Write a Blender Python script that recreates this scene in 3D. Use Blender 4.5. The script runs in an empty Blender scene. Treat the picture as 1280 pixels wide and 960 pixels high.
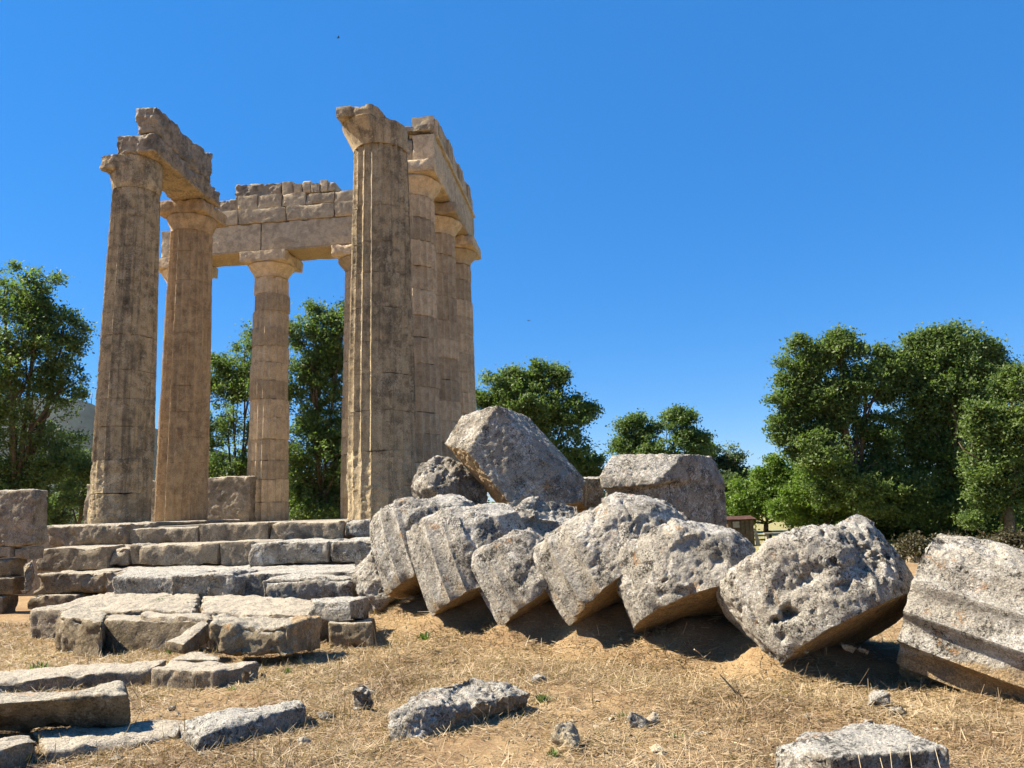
import bpy, bmesh, math, random
import numpy as np
from mathutils import Vector, Matrix

rng = np.random.default_rng(7)
scene = bpy.context.scene
COL = scene.collection
R = math.radians

# ------------------------------------------------------------------ camera
FPX = 961.0
CAM_Z, YAW, HOR, ROLL = 1.6, 0.12, 638.0, 0.032
pitch = math.atan((HOR - 480) / FPX)
_f = np.array([-math.sin(YAW) * math.cos(pitch), math.cos(YAW) * math.cos(pitch), math.sin(pitch)])
_r0 = np.array([math.cos(YAW), math.sin(YAW), 0.0])
_u0 = np.cross(_r0, _f)
_c, _s = math.cos(ROLL), math.sin(ROLL)
_r, _u = _c * _r0 - _s * _u0, _s * _r0 + _c * _u0
ORI = np.array([0, 0, CAM_Z])


def ray(px, py):
    return _f + _r * (px - 640) / FPX + _u * (480 - py) / FPX


def atd(px, py, d):                     # point at a depth along the view axis
    return ORI + ray(px, py) * d


def aty(px, py, Y):                     # point on the plane y = Y
    v = ray(px, py)
    return ORI + v * (Y / v[1])


def atz(px, py, z):                     # point on the level z
    v = ray(px, py)
    return ORI + v * ((z - CAM_Z) / v[2])


cam_d = bpy.data.cameras.new('camera')
cam = bpy.data.objects.new('camera', cam_d)
COL.objects.link(cam)
M = Matrix.Identity(4)
for i in range(3):
    M[i][0], M[i][1], M[i][2], M[i][3] = _r[i], _u[i], -_f[i], ORI[i]
cam.matrix_world = M
cam_d.sensor_fit = 'HORIZONTAL'
cam_d.sensor_width = 36
cam_d.lens = 36 * FPX / 1280
cam_d.clip_end = 12000
cam_d.clip_start = 0.05
scene.camera = cam

# ------------------------------------------------------------------ light
SUN_EL = R(48)
_az = R(6)
_fw = np.array([-math.sin(YAW), math.cos(YAW)])
_lf = np.array([-math.cos(YAW), -math.sin(YAW)])
_h = math.cos(_az) * _lf + math.sin(_az) * _fw
SUN = Vector((_h[0] * math.cos(SUN_EL), _h[1] * math.cos(SUN_EL), math.sin(SUN_EL)))
sd = bpy.data.lights.new('sun', 'SUN')
sd.energy = 5.0
sd.angle = R(0.53)
sd.color = (1.0, 0.93, 0.80)
so = bpy.data.objects.new('sun', sd)
so.rotation_euler = SUN.to_track_quat('Z', 'Y').to_euler()
so.location = (0, 0, 60)
COL.objects.link(so)

w = bpy.data.worlds.new('World')
scene.world = w
w.use_nodes = True
nt = w.node_tree
nt.nodes.clear()
sky = nt.nodes.new('ShaderNodeTexSky')
sky.sky_type = 'NISHITA'
sky.sun_disc = False
sky.sun_elevation = SUN_EL
sky.sun_rotation = math.atan2(SUN.x, SUN.y)
sky.altitude = 400
sky.air_density = 1.0
sky.dust_density = 0.0
sky.ozone_density = 3.2
hs = nt.nodes.new('ShaderNodeHueSaturation')
hs.inputs['Saturation'].default_value = 1.4
bg = nt.nodes.new('ShaderNodeBackground')
bg.inputs['Strength'].default_value = 0.07
wo = nt.nodes.new('ShaderNodeOutputWorld')
nt.links.new(sky.outputs[0], hs.inputs['Color'])
mxs = nt.nodes.new('ShaderNodeMix')
mxs.data_type = 'RGBA'
mxs.inputs[0].default_value = 0.56
mxs.inputs[7].default_value = (0.37, 1.5, 4.2, 1)
nt.links.new(hs.outputs[0], mxs.inputs[6])
nt.links.new(mxs.outputs[2], bg.inputs[0])
nt.links.new(bg.outputs[0], wo.inputs[0])
scene.view_settings.view_transform = 'Standard'
scene.view_settings.look = 'None'
scene.view_settings.exposure = 1.5
scene.view_settings.gamma = 1.0
scene.render.engine = 'CYCLES'
cy = scene.cycles
cy.use_denoising = True
cy.max_bounces = 6
cy.diffuse_bounces = 4
cy.transmission_bounces = 4
cy.volume_bounces = 0
cy.use_adaptive_sampling = True
cy.adaptive_threshold = 0.02


# ------------------------------------------------------------------ noise
def _hash(ix, iy, iz, seed):
    h = (ix.astype(np.uint32) * np.uint32(374761393) + iy.astype(np.uint32) * np.uint32(668265263)
         + iz.astype(np.uint32) * np.uint32(2147483647) + np.uint32((seed * 974711 + 12345) & 0xffffffff))
    h = (h ^ (h >> np.uint32(13))) * np.uint32(1274126177)
    h = (h ^ (h >> np.uint32(16))) * np.uint32(2246822519)
    h = h ^ (h >> np.uint32(15))
    return h.astype(np.float64) / 4294967295.0


def vnoise(P, seed=0):                  # value noise in -1..1
    P = np.asarray(P, float)
    I = np.floor(P).astype(np.int64)
    f = P - I
    f = f * f * f * (f * (f * 6 - 15) + 10)
    out = 0
    for dx in (0, 1):
        wx = f[:, 0] if dx else 1 - f[:, 0]
        for dy in (0, 1):
            wy = f[:, 1] if dy else 1 - f[:, 1]
            for dz in (0, 1):
                wz = f[:, 2] if dz else 1 - f[:, 2]
                out = out + wx * wy * wz * _hash((I[:, 0] + dx) & 0xffffff, (I[:, 1] + dy) & 0xffffff, (I[:, 2] + dz) & 0xffffff, seed)
    return out * 2 - 1


_ROT = np.array([[0.36, 0.48, -0.8], [-0.8, 0.6, 0.0], [0.48, 0.64, 0.6]])


def fbm(P, octs=4, seed=0, gain=0.5):
    P = np.asarray(P, float)
    a, s, o = 1.0, 0.0, 0.0
    for k in range(octs):
        o = o + a * vnoise(P, seed + k * 17)
        s += a
        a *= gain
        P = (P @ _ROT.T) * 2.03 + 11.7
    return o / s * 1.6


def facets(V, N, n, d0, d1, seed, w=None):
    """flat breaks: shave small caps off the surface along n random planes"""
    rs = np.random.default_rng(seed)
    ids = np.arange(len(V)) if w is None else np.nonzero(w > 0.6)[0]
    if len(ids) == 0: return V
    V = V.copy()
    for i in rs.choice(ids, n):
        nn = N[i] + rs.normal(0, 0.22, 3)
        nn /= np.linalg.norm(nn)
        dep = rs.uniform(d0, d1)
        q = V - V[i]
        sdist = q @ nn + dep
        near = (np.einsum('ij,ij->i', q, q) < (9 * dep + 0.08) ** 2) & (sdist > 0) & (N @ nn > 0.35)
        V[near] -= (np.minimum(sdist[near], 1.3 * dep) * 0.92)[:, None] * nn
    return V


def sstep(a, b, x):
    t = np.clip((x - a) / (b - a), 0, 1)
    return t * t * (3 - 2 * t)


# ------------------------------------------------------------------ object helpers
def tag(o, label=None, cat=None, group=None, kind=None):
    if label: o['label'] = label
    if cat: o['category'] = cat
    if group: o['group'] = group
    if kind: o['kind'] = kind
    return o


def empty(name, loc, label, cat, group=None):
    o = bpy.data.objects.new(name, None)
    o.location = [float(v) for v in loc]
    o.empty_display_size = 0.2
    COL.objects.link(o)
    return tag(o, label, cat, group)


def mesh_obj(name, V, Fq, mat, parent=None, loc=None, sharp=None, attrs=None, smooth=True):
    """V in world metres; Fq an (n,4) array of quads (a repeated last index = triangle) or a list of polygons."""
    V = np.asarray(V, float)
    if loc is None:
        lo, hi = V.min(0), V.max(0)
        loc = np.array([(lo[0] + hi[0]) / 2, (lo[1] + hi[1]) / 2, lo[2]])
    loc = np.asarray(loc, float)
    me = bpy.data.meshes.new(name)
    me.from_pydata((V - loc).tolist(), [], [tuple(f) for f in (Fq.tolist() if hasattr(Fq, 'tolist') else Fq)])
    if attrs:
        for k, a in attrs.items():
            at = me.attributes.new(k, 'FLOAT', 'POINT')
            at.data.foreach_set('value', np.asarray(a, np.float32))
    if smooth:
        me.polygons.foreach_set('use_smooth', np.ones(len(me.polygons), bool))
        if sharp:
            me.set_sharp_from_angle(angle=R(sharp))
    me.materials.append(mat)
    me.update()
    o = bpy.data.objects.new(name, me)
    if parent is not None:
        o.parent = parent
        o.location = (loc - np.array(parent.location)).tolist()
    else:
        o.location = loc.tolist()
    COL.objects.link(o)
    return o


def raw_quads(name, V, mat, loc, parent=None, attrs=None):
    """many loose quads, 4 verts each, fast path"""
    n = len(V) // 4
    loc = np.asarray(loc, float)
    me = bpy.data.meshes.new(name)
    me.vertices.add(4 * n)
    me.vertices.foreach_set('co', (V - loc).astype(np.float32).ravel())
    me.loops.add(4 * n)
    me.loops.foreach_set('vertex_index', np.arange(4 * n, dtype=np.int32))
    me.polygons.add(n)
    me.polygons.foreach_set('loop_start', np.arange(0, 4 * n, 4, dtype=np.int32))
    if attrs:
        for k, a in attrs.items():
            at = me.attributes.new(k, 'FLOAT', 'POINT')
            at.data.foreach_set('value', np.repeat(np.asarray(a, np.float32), 4))
    me.materials.append(mat)
    me.update()
    me.validate()
    o = bpy.data.objects.new(name, me)
    if parent is not None:
        o.parent = parent
        o.location = (loc - np.array(parent.location)).tolist()
    else:
        o.location = loc.tolist()
    COL.objects.link(o)
    return o


def vnormals(V, Fq):
    V = np.asarray(V); Fq = np.asarray(Fq)
    n = np.cross(V[Fq[:, 2]] - V[Fq[:, 0]], V[Fq[:, 3]] - V[Fq[:, 1]])
    N = np.zeros_like(V)
    for k in range(4):
        np.add.at(N, Fq[:, k], n)
    l = np.linalg.norm(N, axis=1, keepdims=True)
    return N / np.maximum(l, 1e-12)


def box_grid(nx, ny, nz):
    """unit cube surface grid in [-1,1]^3 with shared edges; quads wound outward"""
    pts, quads = [], []
    idx = {}

    def vid(i, j, k):
        key = (i, j, k)
        if key not in idx:
            idx[key] = len(pts)
            pts.append((2 * i / nx - 1, 2 * j / ny - 1, 2 * k / nz - 1))
        return idx[key]
    for i in range(nx):
        for j in range(ny):
            quads.append((vid(i, j, 0), vid(i, j + 1, 0), vid(i + 1, j + 1, 0), vid(i + 1, j, 0)))
            quads.append((vid(i, j, nz), vid(i + 1, j, nz), vid(i + 1, j + 1, nz), vid(i, j + 1, nz)))
    for i in range(nx):
        for k in range(nz):
            quads.append((vid(i, 0, k), vid(i + 1, 0, k), vid(i + 1, 0, k + 1), vid(i, 0, k + 1)))
            quads.append((vid(i, ny, k), vid(i, ny, k + 1), vid(i + 1, ny, k + 1), vid(i + 1, ny, k)))
    for j in range(ny):
        for k in range(nz):
            quads.append((vid(0, j, k), vid(0, j, k + 1), vid(0, j + 1, k + 1), vid(0, j + 1, k)))
            quads.append((vid(nx, j, k), vid(nx, j + 1, k), vid(nx, j + 1, k + 1), vid(nx, j, k + 1)))
    return np.array(pts, float), np.array(quads)


_seed = [100]


def nseed():
    _seed[0] += 1
    return _seed[0]


def block_mesh(C8, res=0.04, rnd=0.03, big=0.03, mid=0.012, chip=0.06, pit=0.01, seed=None):
    """stone block from 8 corners: bottom (front-left, front-right, back-right, back-left), then top in the same order"""
    C8 = np.asarray(C8, float)
    seed = nseed() if seed is None else seed
    ex = [np.linalg.norm(C8[b] - C8[a]) for a, b in ((0, 1), (4, 5), (3, 2))]
    ey = [np.linalg.norm(C8[b] - C8[a]) for a, b in ((0, 3), (1, 2), (4, 7))]
    ez = [np.linalg.norm(C8[b] - C8[a]) for a, b in ((0, 4), (1, 5), (2, 6))]
    S = np.array([np.mean(ex), np.mean(ey), np.mean(ez)])
    n = [int(np.clip(round(s / res), 3, 110)) for s in S]
    U, Q = box_grid(*n)
    half = S / 2
    p = U * half
    d = half - np.abs(p)                       # distance to the three face pairs
    ds = np.sort(d, axis=1)
    edge = np.exp(-ds[:, 1] / 0.07)
    rr = min(rnd, 0.45 * half.min())
    inner = np.clip(p, -(half - rr), half - rr)
    dv = p - inner
    l = np.linalg.norm(dv, axis=1, keepdims=True)
    nn = dv / np.maximum(l, 1e-9)
    p2 = inner + nn * rr
    u = p2 / half
    a, b, c = [(u[:, k] + 1) / 2 for k in range(3)]
    wts = np.stack([(1 - a) * (1 - b) * (1 - c), a * (1 - b) * (1 - c), a * b * (1 - c), (1 - a) * b * (1 - c),
                    (1 - a) * (1 - b) * c, a * (1 - b) * c, a * b * c, (1 - a) * b * c], axis=1)
    V = wts @ C8
    N = vnormals(V, Q)
    disp = big * fbm(V * 1.6, 5, seed, 0.55) + mid * fbm(V * 9, 3, seed + 3, 0.6)
    disp -= chip * edge * np.clip(fbm(V * 2.6, 3, seed + 5) + 0.05, 0, 1) * 1.4
    disp -= pit * sstep(0.2, 0.6, fbm(V * 19, 2, seed + 9))
    V = V + N * disp[:, None]
    return V, Q


def box8(x0, x1, y0, y1, z0, z1):
    return [(x0, y0, z0), (x1, y0, z0), (x1, y1, z0), (x0, y1, z0), (x0, y0, z1), (x1, y0, z1), (x1, y1, z1), (x0, y1, z1)]


def block(name, C8, mat, label=None, cat=None, group=None, parent=None, clean=None, **kw):
    V, Q = block_mesh(C8, **kw)
    att = {'clean': np.zeros(len(V)) if clean is None else clean(V)}
    att['top'] = sstep(0.45, 0.9, vnormals(V, Q)[:, 2])  # upward-facing mask: carries the painted sunlit paleness along with lichen
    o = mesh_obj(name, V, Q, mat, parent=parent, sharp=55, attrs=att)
    if label: tag(o, label, cat, group)
    return o


def fbox(l, t, r, b, Y, T, zb=None):
    """box with its front face on y = Y seen between the pixels l..r and t..b, T deep"""
    P, Q = aty(l, (t + b) / 2, Y), aty(r, (t + b) / 2, Y)
    m = (l + r) / 2
    zt = aty(m, t, Y)[2]
    z0 = aty(m, b, Y)[2] if zb is None else zb
    return box8(P[0], Q[0], Y, Y + T, z0, zt)


def slab8(fl, fr, br, bl, zt, zb, splay=0.0):
    T = [atz(p[0], p[1], zt) for p in (fl, fr, br, bl)]
    c = sum(T) / 4
    B = []
    for t in T:
        q = t + (t - c) * splay
        q = np.array([q[0], q[1], zb])
        B.append(q)
    return B + T


def remesh_points(hulls, voxel, smooth=3):
    """union of convex hulls, voxel remeshed -> (V, quads)"""
    bm = bmesh.new()
    for pts in hulls:
        vs = [bm.verts.new([float(c) for c in p]) for p in pts]
        r_ = bmesh.ops.convex_hull(bm, input=vs)
        junk = [g for g in r_['geom_interior'] if isinstance(g, bmesh.types.BMVert)] + [g for g in r_['geom_unused'] if isinstance(g, bmesh.types.BMVert)]
        if junk:
            bmesh.ops.delete(bm, geom=list(set(junk)), context='VERTS')
    bmesh.ops.recalc_face_normals(bm, faces=bm.faces)
    me = bpy.data.meshes.new('tmp')
    bm.to_mesh(me)
    bm.free()
    o = bpy.data.objects.new('tmp', me)
    COL.objects.link(o)
    m = o.modifiers.new('r', 'REMESH')
    m.mode = 'VOXEL'
    m.voxel_size = voxel
    if smooth:
        s_ = o.modifiers.new('s', 'SMOOTH')
        s_.iterations = smooth
        s_.factor = 0.5
    dg = bpy.context.evaluated_depsgraph_get()
    ev = o.evaluated_get(dg)
    m2 = ev.to_mesh()
    V = np.zeros(len(m2.vertices) * 3)
    m2.vertices.foreach_get('co', V)
    V = V.reshape(-1, 3)
    Q = np.array([(list(p.vertices) + [p.vertices[-1]])[:4] for p in m2.polygons])
    ev.to_mesh_clear()
    bpy.data.objects.remove(o)
    bpy.data.meshes.remove(me)
    return V, Q


def polys(Q):
    return [tuple(q[:3]) if q[3] == q[2] else tuple(q) for q in Q.tolist()]


def rock(name, hulls, mat, label, cat, group=None, voxel=0.025, smooth=3, big=0.05, mid=0.02, pit=0.02, fine=0.0, clean=None, parent=None, nf=None):
    V, Q = remesh_points(hulls, voxel, smooth)
    sd_ = nseed()
    N = vnormals(V, Q)
    V = facets(V, N, nf if nf is not None else (16 if voxel > 0.016 else 10), 0.4 * big, 1.2 * big, sd_ + 5)
    fq = 1.0 if voxel > 0.016 else 1.5
    disp = 0.7 * big * fbm(V * 1.7 * fq, 3, sd_, 0.5) + mid * fbm(V * 10 * fq, 4, sd_ + 3, 0.7)
    disp -= 1.5 * pit * sstep(0.75, 1.0, 1 - np.abs(fbm(V * 3.5 * fq, 4, sd_ + 7, 0.55))) + pit * sstep(0.45, 0.8, fbm(V * 15, 3, sd_ + 9))
    V = V + N * disp[:, None]
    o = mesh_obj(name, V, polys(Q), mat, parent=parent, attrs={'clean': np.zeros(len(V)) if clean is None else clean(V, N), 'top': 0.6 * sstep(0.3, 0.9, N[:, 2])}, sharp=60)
    return tag(o, label, cat, group)


# ------------------------------------------------------------------ materials
def new_mat(name):
    m = bpy.data.materials.new(name)
    m.use_nodes = True
    t = m.node_tree
    t.nodes.clear()
    out = t.nodes.new('ShaderNodeOutputMaterial')
    bs = t.nodes.new('ShaderNodeBsdfPrincipled')
    bs.inputs['Roughness'].default_value = 0.92
    bs.inputs['Specular IOR Level'].default_value = 0.15
    t.links.new(bs.outputs[0], out.inputs[0])
    return m, t, bs


class NB:
    def __init__(self, t):
        self.t = t

    def n(self, typ, **kw):
        x = self.t.nodes.new(typ)
        for k, v in kw.items():
            setattr(x, k, v)
        return x

    def link(self, a, b):
        self.t.links.new(a, b)

    def noise(self, vec, scale, detail=5, rough=0.6, dist=0.0):
        x = self.n('ShaderNodeTexNoise')
        x.inputs['Scale'].default_value = scale
        x.inputs['Detail'].default_value = detail
        x.inputs['Roughness'].default_value = rough
        x.inputs['Distortion'].default_value = dist
        self.link(vec, x.inputs['Vector'])
        return x.outputs['Fac']

    def voro(self, vec, scale, feature='F1'):
        x = self.n('ShaderNodeTexVoronoi', feature=feature)
        x.inputs['Scale'].default_value = scale
        self.link(vec, x.inputs['Vector'])
        return x.outputs['Distance']

    def ramp(self, fac, a, b, lo=0.0, hi=1.0):
        x = self.n('ShaderNodeMapRange', interpolation_type='SMOOTHSTEP')
        x.inputs['From Min'].default_value = a
        x.inputs['From Max'].default_value = b
        x.inputs['To Min'].default_value = lo
        x.inputs['To Max'].default_value = hi
        self.link(fac, x.inputs['Value'])
        return x.outputs['Result']

    def mix(self, fac, a, b, mode='MIX'):
        x = self.n('ShaderNodeMix', data_type='RGBA', blend_type=mode)
        if isinstance(fac, (int, float)): x.inputs[0].default_value = fac
        else: self.link(fac, x.inputs[0])
        for k, v in ((6, a), (7, b)):
            if isinstance(v, (tuple, list)): x.inputs[k].default_value = (*v[:3], 1)
            else: self.link(v, x.inputs[k])
        return x.outputs[2]

    def math(self, op, a, b=0.5):
        x = self.n('ShaderNodeMath', operation=op)
        for k, v in ((0, a), (1, b)):
            if isinstance(v, (int, float)): x.inputs[k].default_value = v
            else: self.link(v, x.inputs[k])
        return x.outputs[0]

    def coord(self, shift=True):
        tc = self.n('ShaderNodeTexCoord').outputs['Object']
        if not shift: return tc
        oi = self.n('ShaderNodeObjectInfo').outputs['Random']
        mu = self.math('MULTIPLY', oi, 91.7)
        ad = self.n('ShaderNodeVectorMath', operation='ADD')
        self.link(tc, ad.inputs[0])
        cb = self.n('ShaderNodeCombineXYZ')
        for k in range(3): self.link(mu, cb.inputs[k])
        self.link(cb.outputs[0], ad.inputs[1])
        return ad.outputs[0]

    def scaled(self, vec, s):
        x = self.n('ShaderNodeVectorMath', operation='MULTIPLY')
        self.link(vec, x.inputs[0])
        x.inputs[1].default_value = s
        return x.outputs[0]

    def attr(self, name):
        return self.n('ShaderNodeAttribute', attribute_name=name).outputs['Fac']

    def bump(self, h, strength, dist, prev=None):
        x = self.n('ShaderNodeBump')
        x.inputs['Strength'].default_value = strength
        x.inputs['Distance'].default_value = dist
        self.link(h, x.inputs['Height'])
        if prev is not None: self.link(prev, x.inputs['Normal'])
        return x.outputs[0]


def stone(name, base, dark, pale, clean=(0.5, 0.34, 0.18), world=False, vary=0.0, k_dark=0.5, k_pale=0.5, k_orange=0.3, k_black=0.4, streak=0.0, bump=1.0, tint=None):
    m, t, bs = new_mat(name)
    b = NB(t)
    v = b.n('ShaderNodeNewGeometry').outputs['Position'] if world else b.coord()
    n1 = b.noise(v, 0.9, 6, 0.6, 0.4)
    n2 = b.noise(v, 4.5, 8, 0.68, 0.3)
    n3 = b.noise(v, 22, 6, 0.7)
    n4 = b.noise(v, 80, 4, 0.7)
    n5 = b.noise(b.scaled(v, (1.0, 1.0, 1.0)), 2.3, 7, 0.7, 0.8)
    col = b.mix(b.ramp(n2, 0.38, 0.62), base, tint if tint else tuple(0.82 * c for c in base))
    if streak:
        vs = b.scaled(v, (5.0, 5.0, 0.35))
        st = b.noise(vs, 1.0, 7, 0.65, 0.2)
        col = b.mix(b.math('MULTIPLY', b.ramp(st, 0.46, 0.66), streak), col, dark)
    dk = b.math('MULTIPLY', b.ramp(b.math('ADD', b.math('MULTIPLY', n1, 0.6), b.math('MULTIPLY', n2, 0.4)), 0.46, 0.62), k_dark)
    col = b.mix(dk, col, dark)
    pl = b.math('MULTIPLY', b.ramp(b.math('ADD', b.math('MULTIPLY', n5, 0.55), b.math('MULTIPLY', n3, 0.45)), 0.5, 0.6), k_pale)
    col = b.mix(pl, col, pale)
    tp = b.math('MULTIPLY', b.ramp(b.math('ADD', b.attr('top'), b.math('MULTIPLY', b.math('SUBTRACT', n3, 0.5), 1.6)), 0.35, 0.75), 0.8)  # upward faces painted paler: lichen, plus sun on the tops put into colour
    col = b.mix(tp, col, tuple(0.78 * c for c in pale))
    vz = b.voro(v, 19)
    ls = b.math('MULTIPLY', b.math('MULTIPLY', b.ramp(vz, 0.34, 0.22), b.ramp(n5, 0.46, 0.56)), 0.6 * k_pale)
    col = b.mix(ls, col, pale)
    n6 = b.noise(v, 42, 5, 0.75, 0.4)
    bl = b.math('MULTIPLY', b.ramp(b.math('ADD', b.math('MULTIPLY', n2, 0.4), b.math('MULTIPLY', n6, 0.6)), 0.515, 0.58), k_black)
    col = b.mix(bl, col, tuple(0.32 * c for c in dark))
    orn = b.noise(v, 4.2, 7, 0.78, 0.6)
    ol = b.math('MULTIPLY', b.ramp(orn, 0.585, 0.66), k_orange)
    col = b.mix(ol, col, (0.42, 0.2, 0.06))
    cl = b.attr('clean')
    cl2 = b.ramp(b.math('ADD', cl, b.math('MULTIPLY', b.math('SUBTRACT', n2, 0.5), 0.8)), 0.4, 0.65)
    ccol = b.mix(b.ramp(n3, 0.38, 0.62), clean, tuple(0.6 * c for c in clean))
    ccol = b.mix(b.math('MULTIPLY', b.ramp(n5, 0.48, 0.62), 0.55), ccol, dark)
    col = b.mix(cl2, col, ccol)
    if vary:
        oi = b.n('ShaderNodeObjectInfo').outputs['Random']
        cx = b.n('ShaderNodeCombineXYZ')
        tv = b.ramp(oi, 0.0, 1.0, 1.0 - vary, 1.0 + 0.4 * vary)
        for k in range(3): b.link(tv, cx.inputs[k])
        col = b.mix(1.0, col, cx.outputs[0], 'MULTIPLY')
    spk = b.ramp(n4, 0.32, 0.68, 0.62, 1.28)
    sp = b.n('ShaderNodeCombineXYZ')
    for k in range(3): b.link(spk, sp.inputs[k])
    col = b.mix(1.0, col, sp.outputs[0], 'MULTIPLY')
    t.links.new(col, bs.inputs['Base Color'])
    pits = b.ramp(b.voro(v, 16), 0.05, 0.4)
    h = b.math('ADD', b.math('MULTIPLY', n3, 0.6), b.math('ADD', b.math('MULTIPLY', n4, 0.25), b.math('MULTIPLY', pits, 0.18)))
    nb = b.bump(n2, 0.35 * bump, 0.12)
    nb = b.bump(h, 0.75 * bump, 0.05, nb)
    t.links.new(nb, bs.inputs['Normal'])
    return m


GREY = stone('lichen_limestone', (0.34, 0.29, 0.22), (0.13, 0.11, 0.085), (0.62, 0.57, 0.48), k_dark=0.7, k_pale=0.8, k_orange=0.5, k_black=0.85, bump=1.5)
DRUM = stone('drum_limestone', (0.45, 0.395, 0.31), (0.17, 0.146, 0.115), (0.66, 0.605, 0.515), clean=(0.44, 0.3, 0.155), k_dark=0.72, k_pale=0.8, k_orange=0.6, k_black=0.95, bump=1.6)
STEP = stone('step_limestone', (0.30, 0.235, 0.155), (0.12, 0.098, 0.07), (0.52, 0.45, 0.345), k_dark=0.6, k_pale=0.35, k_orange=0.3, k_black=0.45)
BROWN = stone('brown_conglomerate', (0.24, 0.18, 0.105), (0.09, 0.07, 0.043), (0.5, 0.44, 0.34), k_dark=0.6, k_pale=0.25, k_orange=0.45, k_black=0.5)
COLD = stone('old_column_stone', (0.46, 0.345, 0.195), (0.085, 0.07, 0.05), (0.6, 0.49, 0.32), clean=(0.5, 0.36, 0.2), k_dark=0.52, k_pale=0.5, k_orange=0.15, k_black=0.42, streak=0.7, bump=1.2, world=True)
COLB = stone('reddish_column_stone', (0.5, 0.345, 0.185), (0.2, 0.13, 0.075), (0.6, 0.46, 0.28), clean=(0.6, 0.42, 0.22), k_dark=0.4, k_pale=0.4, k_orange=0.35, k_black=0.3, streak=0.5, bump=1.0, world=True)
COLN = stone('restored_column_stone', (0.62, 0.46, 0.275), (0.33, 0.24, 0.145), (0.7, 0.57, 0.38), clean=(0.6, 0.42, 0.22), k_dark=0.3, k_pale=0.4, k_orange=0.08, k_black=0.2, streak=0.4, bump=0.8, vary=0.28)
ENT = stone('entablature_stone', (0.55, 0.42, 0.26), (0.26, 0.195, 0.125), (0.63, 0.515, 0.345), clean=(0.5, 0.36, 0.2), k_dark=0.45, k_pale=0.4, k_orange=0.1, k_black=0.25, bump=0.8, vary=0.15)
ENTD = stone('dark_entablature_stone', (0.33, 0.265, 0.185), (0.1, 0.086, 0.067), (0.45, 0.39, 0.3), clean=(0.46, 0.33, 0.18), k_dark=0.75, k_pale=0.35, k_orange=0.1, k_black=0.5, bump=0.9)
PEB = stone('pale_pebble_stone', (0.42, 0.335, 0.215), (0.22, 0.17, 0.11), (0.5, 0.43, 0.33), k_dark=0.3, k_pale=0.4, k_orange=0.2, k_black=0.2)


def plain(name, colr, var=0.25, scale=8, rough=0.85, bump=0.2):
    m, t, bs = new_mat(name)
    b = NB(t)
    v = b.coord()
    n = b.noise(v, scale, 6, 0.65)
    t.links.new(b.mix(b.ramp(n, 0.3, 0.7), tuple(c * (1 - var) for c in colr), tuple(c * (1 + var) for c in colr)), bs.inputs['Base Color'])
    bs.inputs['Roughness'].default_value = rough
    if bump: t.links.new(b.bump(n, bump, 0.02), bs.inputs['Normal'])
    return m


BARK = plain('bark', (0.12, 0.09, 0.06), 0.4, 9, bump=0.6)
WOOD = plain('weathered_planks', (0.11, 0.08, 0.045), 0.35, 6)
RUST = plain('rusty_sheet', (0.07, 0.034, 0.025), 0.4, 5)
PALEW = plain('grey_timber', (0.27, 0.24, 0.18), 0.25, 5)
STEEL = plain('galvanised_steel', (0.3, 0.31, 0.33), 0.1, 5)
FEATHER = plain('dark_feathers', (0.03, 0.03, 0.035), 0.2, 20, bump=0)
TWIG = plain('dry_twig', (0.55, 0.43, 0.26), 0.25, 12, bump=0)


def leaf_mat(name, c0, c1, trans=0.35):
    m = bpy.data.materials.new(name)
    m.use_nodes = True
    t = m.node_tree
    t.nodes.clear()
    b = NB(t)
    out = b.n('ShaderNodeOutputMaterial')
    df = b.n('ShaderNodeBsdfPrincipled')
    df.inputs['Roughness'].default_value = 0.55
    df.inputs['Specular IOR Level'].default_value = 0.35
    tr = b.n('ShaderNodeBsdfTranslucent')
    mx = b.n('ShaderNodeMixShader')
    mx.inputs[0].default_value = trans
    col = b.mix(b.attr('shade'), c0, c1)
    b.link(col, df.inputs['Base Color'])
    b.link(b.mix(1.0, col, (1.0, 1.15, 0.55), 'MULTIPLY'), tr.inputs['Color'])
    b.link(df.outputs[0], mx.inputs[1])
    b.link(tr.outputs[0], mx.inputs[2])
    b.link(mx.outputs[0], out.inputs[0])
    return m


LEAF = leaf_mat('oak_leaves', (0.08, 0.125, 0.032), (0.175, 0.225, 0.07), 0.5)
LEAFY = leaf_mat('light_leaves', (0.1, 0.16, 0.025), (0.18, 0.25, 0.05), 0.5)
LEAFG = leaf_mat('grey_green_leaves', (0.065, 0.1, 0.04), (0.14, 0.175, 0.07), 0.5)
BRUSH = leaf_mat('dry_brush_leaves', (0.045, 0.04, 0.018), (0.12, 0.095, 0.045), 0.3)
WEED = leaf_mat('weed_leaves', (0.07, 0.12, 0.02), (0.15, 0.22, 0.04))
STRAW = leaf_mat('dry_straw', (0.18, 0.11, 0.052), (0.46, 0.345, 0.2), 0.2)

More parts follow.
